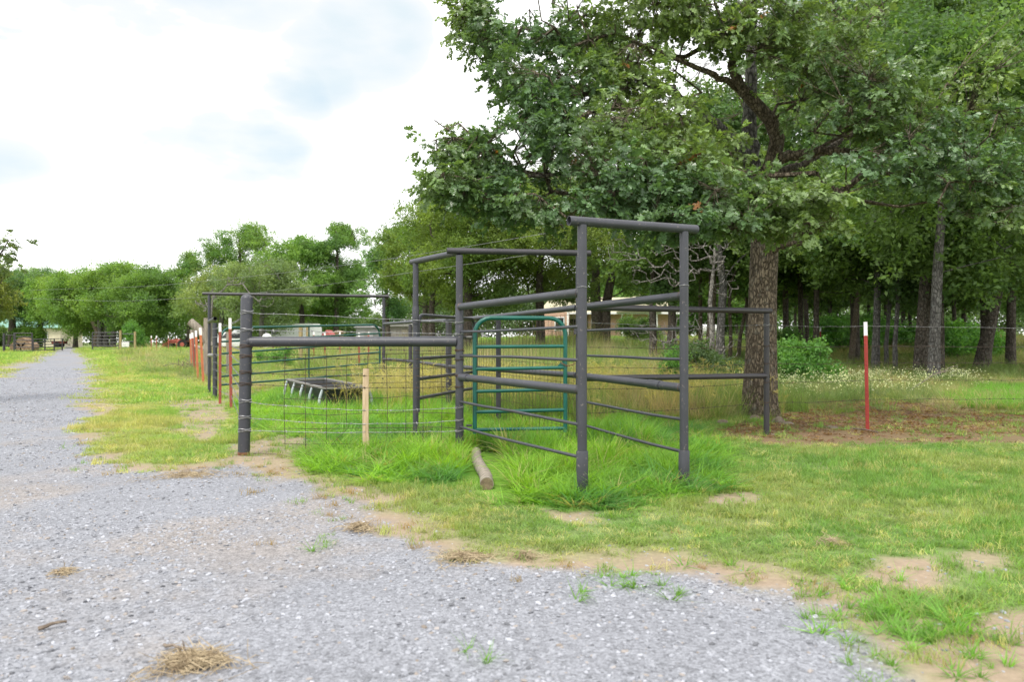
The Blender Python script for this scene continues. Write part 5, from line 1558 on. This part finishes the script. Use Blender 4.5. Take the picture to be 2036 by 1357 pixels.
# far tree line as one mass
def far_woods():
    xs_, ys_, zs_ = [], [], []
    n = 5200
    x = RNG.uniform(-150, 150, n); y = 150 + 14 * RNG.uniform(size=n) - .1 * np.abs(x)
    prof_ = 5.5 + 4.5 * fbm(x * .09, x * 0 + 3, 17, 3) + 2.5 * fbm(x * .4, x * 0, 19, 3)
    prof_ = np.where(np.abs(x + 29) < 5, 5.0, prof_)
    z = zg(x, y) + prof_ * RNG.uniform(0, 1, n) ** .7
    c = mix3(np.broadcast_to(np.array((.10, .17, .075)), (n, 3)), np.array((.15, .22, .09)), RNG.uniform(size=n)) * RNG.uniform(.7, 1.2, n)[:, None]
    o = scatter('distant_woods', np.stack([x, y, z], 1), rot0(n, .5), RNG.uniform(2.4, 4.0, n), c, T_CLUMP); tag(o, kind='stuff')
far_woods()

# ------------------------------------------------------------------ buildings
def box_part(parent, name, c, s, mat): return MB().quad_box(c, s).build(name, mat, parent, False)
# brick ranch house
HB = Vector((6.6, 84, float(zg(6.6, 84)) - .05))
t = thing('brick_house', 'low brick house with a tan gabled roof and white porch posts behind the trees', 'house', HB)
def hx(px): return (px - 1018) / F * 84 - HB.x
x0, x1 = hx(1078), hx(1342)
wall = MB().quad_box(((hx(1170) + x1) / 2, 3, 1.35), (x1 - hx(1170), 6, 2.7)).build('wall', M_BRICK, t, False)
MB().quad_box(((x0 + hx(1128)) / 2, 1.0, 1.35), (hx(1128) - x0, 8, 2.7)).build('wall', M_BRICK, t, False)
MB().quad_box(((hx(1128) + hx(1170)) / 2 , 3.5, 1.35), (hx(1170) - hx(1128) - .02, 5, 2.7)).build('wall', M_CREAM, t, False)
rx0, rx1 = x0 - .5, x1 + .6
MB().prism([(-3.9, 2.72), (0, 4.35), (3.9, 2.72), (3.9, 2.62), (-3.9, 2.62)], rx0, rx1, 0, (0, 0, 0))
rf = MB(); prof_ = [(-1.3, 2.72), (3.2, 4.45), (7.6, 2.72)]
i = 0
rf.v += [Vector((rx0, -1.3, 2.72)), Vector((rx1, -1.3, 2.72)), Vector((rx1 - 1.6, 3.2, 4.5)), Vector((rx0 + 1.6, 3.2, 4.5)), Vector((rx0, 7.6, 2.72)), Vector((rx1, 7.6, 2.72))]
rf.f += [(0, 1, 2, 3), (3, 2, 5, 4), (0, 3, 4), (1, 5, 2), (0, 4, 5, 1)]
rf.build('roof', M_ROOF, t, False)
gb = MB(); gx0, gx1 = hx(1222), hx(1310); gm = (gx0 + gx1) / 2
gb.v += [Vector((gx0, -1.9, 2.75)), Vector((gx1, -1.9, 2.75)), Vector((gm, -1.9, 4.55)), Vector((gx0, 3.2, 2.75)), Vector((gx1, 3.2, 2.75)), Vector((gm, 3.2, 4.55))]
gb.f += [(0, 1, 2), (0, 2, 5, 3), (1, 4, 5, 2)]
gb.build('porch_gable', M_ROOF, t, False)
MB().prism([(gx0 + .45, 2.86), (gx1 - .45, 2.86), (gm, 4.2)], -1.95, -1.91).build('gable_siding', M_CREAM, t, False)
MB().quad_box(((rx0 + rx1) / 2, -1.33, 2.64), (rx1 - rx0, .06, .2)).build('fascia', M_WHITE, t, False)
for px in (1234, 1268 + 34, 1175): MB().quad_box((hx(px), -1.15, 1.3), (.16, .16, 2.6)).build('porch_post', M_WHITE, t, False)
MB().quad_box((hx(1125), -3.02, 1.35), (.18, .06, 2.7)).build('corner_board', M_WHITE, t, False)
dr = MB().quad_box((hx(1244), -.03, 1.05), (.95, .06, 2.1)).build('door', M_WHITE, t, False)
MB().quad_box((hx(1244), -.08, 1.35), (.6, .04, 1.3)).build('pane', M_GLASS, dr, False)
for px, w_, yy in ((1109, .8, -3.0), (1139, .8, 1.0), (1290, 1.6, 0), (1200, 1.2, 0)):
    f_ = MB().quad_box((hx(px), yy - .03, 1.5), (w_ + .2, .06, 1.4)).build('window', M_WHITE, t, False)
    MB().quad_box((hx(px), yy - .08, 1.5), (w_, .04, 1.2)).build('pane', M_GLASS, f_, False)
# green roofed house far left
GH = Vector(((50 - 1018) / F * 118, 118, float(zg(-71, 118))))
t = thing('green_roofed_house', 'white house with a pale green metal roof behind trees at the far left', 'house', GH)
MB().quad_box((0, 2, 1.4), (11.5, 6, 2.8)).build('wall', M_CREAM, t, False)
rf = MB(); rf.v += [Vector((-6.3, -1.6, 2.7)), Vector((6.3, -1.6, 2.7)), Vector((5.2, 2, 4.3)), Vector((-5.2, 2, 4.3)), Vector((-6.3, 5.6, 2.7)), Vector((6.3, 5.6, 2.7))]
rf.f += [(0, 1, 2, 3), (3, 2, 5, 4), (0, 3, 4), (1, 5, 2), (0, 4, 5, 1)]
rf.build('roof', M_GROOF, t, False)
for xx in (-4.2, -1.6, 1.4, 3.4):
    f_ = MB().quad_box((xx, -1.03, 1.5), (1.1, .06, 1.2)).build('window', M_WHITE, t, False)
    MB().quad_box((xx, -1.08, 1.5), (.85, .04, 1.0)).build('pane', M_GLASS, f_, False)
# sheds
def shed(name, label, px0, px1, Y, H, Hr, mat, rmat, depth=4):
    xm = (px0 + px1) / 2; b = gz(xm, Y); Wd_ = (px1 - px0) / F * Y
    t = thing(name, label, 'shed', b)
    MB().quad_box((0, depth / 2, H / 2), (Wd_, depth, H)).build('wall', mat, t, False)
    MB().prism([(-Wd_ / 2 - .15, H + .01), (Wd_ / 2 + .15, H + .01), (Wd_ / 2 + .15, H + .09), (0, H + Hr), (-Wd_ / 2 - .15, H + .09)], -.25, depth + .25).build('roof', rmat, t, False)
    MB().quad_box((Wd_ * .12, -.02, H * .43), (Wd_ * .26, .04, H * .84)).build('door', M_BARN if mat is not M_BARN else M_WOOD, t, False)
shed('shed', 'plain grey lilac shed behind the right end of the long green gate', 708, 741, 74, 1.6, .35, M_SHED, M_SHED)
shed('barn', 'small weathered grey barn with a pale peaked roof between the chute corner posts', 776, 822, 72, 1.5, .55, M_BARN, M_TRIM)
shed('shed', 'little tan shed with a faded red roof left of the grey lilac shed', 642, 657, 76, .9, .7, M_TANW, M_REDROOF, 2)
shed('shed', 'small tan box shed next to the red roofed one', 666, 677, 76, 1.3, .2, M_TANW, M_TANW, 1.5)
# vehicles beyond the field
def car(label, px, Y, L, H, rz, kind):
    b = gz(px, Y); t = thing('parked_' + kind, label, kind, b, rz)
    if kind == 'van': pr = [(-L / 2, .35), (L / 2, .35), (L / 2, H * .8), (L * .46, H), (-L * .42, H), (-L / 2, H * .55)]
    elif kind == 'pickup': pr = [(-L / 2, .4), (L / 2, .4), (L / 2, H * .56), (L * .12, H * .56), (L * .08, H), (-L * .18, H), (-L * .28, H * .6), (-L * .48, H * .52)]
    else: pr = [(-L / 2, .32), (L / 2, .32), (L * .49, H * .6), (L * .36, H * .66), (L * .22, H), (-L * .12, H), (-L * .27, H * .66), (-L * .48, H * .55)]
    MB().prism(pr, -.85, .85).build('body', M_CAR, t, False)
    if kind != 'van': MB().prism([(-L * .22, H * .66), (L * (.05 if kind == 'pickup' else .27), H * .66), (L * (.04 if kind == 'pickup' else .19), H * .94), (-L * .12, H * .94)], -.87, .87).build('side_window', M_GLASS, t, False)
    else: MB().prism([(-L * .49, H * .56), (-L * .36, H * .56), (-L * .36, H * .85), (-L * .43, H * .85)], -.87, .87).build('side_window', M_GLASS, t, False)
    for xx in (-L * .3, L * .3):
        for yy in (-.82, .82): MB().tube([(xx, yy - .1, .33), (xx, yy + .1, .33)], .33, 14).build('wheel', M_TYRE, t)
car('white car parked beyond the field, seen between the steel posts', 458, 70, 4.2, 1.55, .5, 'car')
car('white pickup parked right of the white car behind the domed post', 486, 72, 4.8, 1.75, .3, 'pickup')
car('white van parked behind the pair of tan wooden posts', 590, 76, 4.6, 2.3, .2, 'van')
car('small white car parked left of the red roofed shed', 632, 80, 4.0, 1.5, 0, 'car')
# white stock tank arch
b = gz(531, 70); t = thing('water_tank', 'small white upright water tank between the white pickup and the van', 'tank', b)
MB().tube([(0, 0, .1), (0, 0, 1.1), (0, 0, 1.3), (0, 0, 1.38)], [.42, .42, .3, .08], 16).build('tank_body', M_WHITE, t)
MB().tube([(0, 0, 1.38), (0, 0, 1.46)], .12, 10).build('lid', M_TRIM, t)
# propane tank
b = gz(1409, 78); t = thing('gas_tank', 'white rounded gas tank on short legs among thin trunks left of the oak', 'gas tank', b)
q = [(-.95, .0), (-.9, .25), (-.75, .42), (-.6, .48), (.6, .48), (.75, .42), (.9, .25), (.95, .0)]
MB().tube([(a, 0, .85) for a, r in q], [max(r, .01) for a, r in q], 18).build('tank_body', M_WHITE, t)
MB().tube([(0, 0, 1.3), (0, 0, 1.5)], .14, 10).build('dome', M_WHITE, t)
for xx in (-.5, .5): MB().quad_box((xx, 0, .2), (.1, .6, .45)).build('leg', M_TRIM, t, False)
# tractor
b = gz(352, 80); b.z -= .05
t = thing('red_tractor', 'small red tractor with a front loader parked beyond the lawn', 'tractor', b); t.scale = (.78,) * 3
MB().prism([(-.95, .75), (.5, .75), (.5, 1.25), (.2, 1.3), (-.8, 1.2), (-.98, 1.0)], -.3, .3).build('hood', M_TRACT, t, False)
MB().quad_box((.95, 0, 1.0), (.8, 1.1, .12)).build('fender', M_TRACT, t, False)
MB().prism([(.75, 1.1), (1.2, 1.1), (1.3, 1.55), (1.2, 1.55), (1.1, 1.2), (.75, 1.2)], -.25, .25).build('seat', M_TYRE, t, False)
MB().tube([(.45, 0, 1.2), (.62, 0, 1.55)], .02, 6).build('steering_column', M_TYRE, t)
for yy in (-.6, .6):
    w_ = MB().tube([(.95, yy - .15, .6), (.95, yy + .15, .6)], .6, 18).build('rear_wheel', M_TYRE, t); MB().tube([(.95, yy - .16, .6), (.95, yy + .16, .6)], .28, 12).build('rim', M_TRACT, w_)
    w_ = MB().tube([(-.65, yy * .9 - .1, .36), (-.65, yy * .9 + .1, .36)], .36, 14).build('front_wheel', M_TYRE, t)
    MB().tube([(.4, yy * .75, 1.05), (-.8, yy * .75, 1.1), (-1.5, yy * .75, .5)], .06, 6).build('loader_arm', M_TRACT, t)
MB().prism([(-1.9, .15), (-1.4, .15), (-1.35, .75), (-1.45, .75), (-1.6, .35), (-1.9, .22)], -.75, .75).build('loader_bucket', M_TRACT, t, False)

# farm gates at the driveway
def farm_gate(label, p0, p1, h, nb, mat, name='farm_gate', mids=()):
    p0, p1 = Vector(p0), Vector(p1); t = thing(name, label, 'gate', p0); d = p1 - p0
    for s in (0, 1) + tuple(mids): MB().tube([d * s + UP * .05, d * s + UP * h], .05, 6).build('upright', mat, t)
    for k in range(nb): z = .15 + (h - .15) * k / (nb - 1); MB().tube([UP * z, d + UP * z], .038, 6).build('bar', mat, t)
Yg = 74
farm_gate('dark six-bar panel at the left of the driveway in front of the hay', gz(30, 60), gz(64, 60), 1.45, 6, M_PIPED)
farm_gate('low open farm gate swung across the left half of the driveway', gz(66, 60), gz(124, 66), 1.0, 5, M_PIPED, mids=(.38, .7))
farm_gate('grey five-bar gate panel in front of the massive low trunks', gz(184, 66), gz(237, 66), 1.5, 6, M_PIPED)
farm_gate('short wire gate panel beside the small white sign board', gz(237.5, 66.2), gz(267, 66.2), 1.4, 3, M_PIPED)
for (px, Y, h, lb, m_) in ((8, 60, 1.45, 'dark gate post at the far left of the driveway', M_PIPED), (29, 60.2, 1.5, 'dark gate post left of the hay', M_PIPED), (239.5, 65.6, 1.7, 'pale wooden gate post left of the white sign board', M_POSTY), (268.5, 66, 1.6, 'pale wooden gate post right of the white sign board', M_POSTY)):
    wood_post(gz(px, Y), h, .09, m_, lb)
b = gz(8, 60); e = gz(29, 60)
t = thing('pipe_rail_fence', 'two rails closing the gap at the far left gate posts', 'fence', b)
for z in (.55, 1.3): MB().tube([UP * z, e - b + UP * z], .03, 6).build('rail', M_PIPED, t)
b = gz(248, 68); t = thing('sign_board', 'small white board standing between the pale wooden gate posts', 'sign', b)
MB().quad_box((0, 0, .55), (.75, .05, .5)).build('board', M_WHITE, t, False)
for xx in (-.3, .3): MB().quad_box((xx, .05, .3), (.05, .05, .6)).build('leg', M_WOOD, t, False)
b = gz(49, 63); hay = MB()
for (cx_, cz_, r_) in ((-.45, .35, .42), (.45, .35, .42), (0, .75, .36)): hay.tube([(cx_, -.5, cz_), (cx_, .5, cz_)], r_, 16)
o = hay.build('hay_heap', M_HAY); o.location = b; tag(o, 'brown heap of old hay behind the dark six-bar panel', 'hay'); o['kind'] = 'thing'
b = gz(118, 96); t = thing('farm_cart', 'small rusty cart parked left of the driveway beyond the gates', 'farm cart', b)
MB().prism([(-.7, .45), (.7, .45), (.8, .8), (-.8, .8)], -.4, .4).build('box', M_REDO, t, False)
MB().tube([(.7, 0, .5), (1.3, 0, .3)], .04, 6).build('drawbar', M_TYRE, t)
for yy in (-.5, .5): MB().tube([(0, yy - .08, .33), (0, yy + .08, .33)], .33, 12).build('wheel', M_TYRE, t)
# massive low trunks under the broad tree
b = gz(208, 86); t = thing('old_stump_row', 'massive brown and grey low trunks standing behind the grey gate panel', 'tree stumps', b)
for xx in (-1.05, -.45, .25, .9): MB().tube([(xx, 0, -.1), (xx + random.gauss(0, .06), 0, .7), (xx + random.gauss(0, .15), 0, 1.7), (xx * 1.3, 0, 3)], [.36, .30, .26, .2], 10).build('trunk', random.choice((M_BARK, M_BARKG)), t)

# overhead cables
for (pts_, lb) in ((((60, 578, 78), (129, 575, 70), (300, 569, 58), (534, 546, 46), (666, 530, 40), (822, 508, 34), (1100, 462, 26)), 'upper thin pale overhead cable crossing in front of the far trees'),
                   (((60, 594, 78), (95, 595, 74), (232, 599, 66), (413, 591, 54), (547, 579, 47), (696, 560, 41), (820, 542, 36), (1100, 500, 27)), 'lower thin pale overhead cable crossing in front of the far trees')):
    W_ = [P(*q) for q in pts_]; fine = []
    for i in range(len(W_) - 1):
        p0_, p1_, p2_, p3_ = W_[max(i - 1, 0)], W_[i], W_[i + 1], W_[min(i + 2, len(W_) - 1)]
        for s in range(6):
            u = s / 6; fine.append(.5 * ((2 * p1_) + (p2_ - p0_) * u + (2 * p0_ - 5 * p1_ + 4 * p2_ - p3_) * u * u + (3 * p1_ - p0_ - 3 * p2_ + p3_) * u ** 3))
    fine.append(W_[-1])
    o = MB().tube(fine, .008, 4, False).build('overhead_cable', M_WIRE, None, offset=W_[0]); tag(o, lb, 'cable')
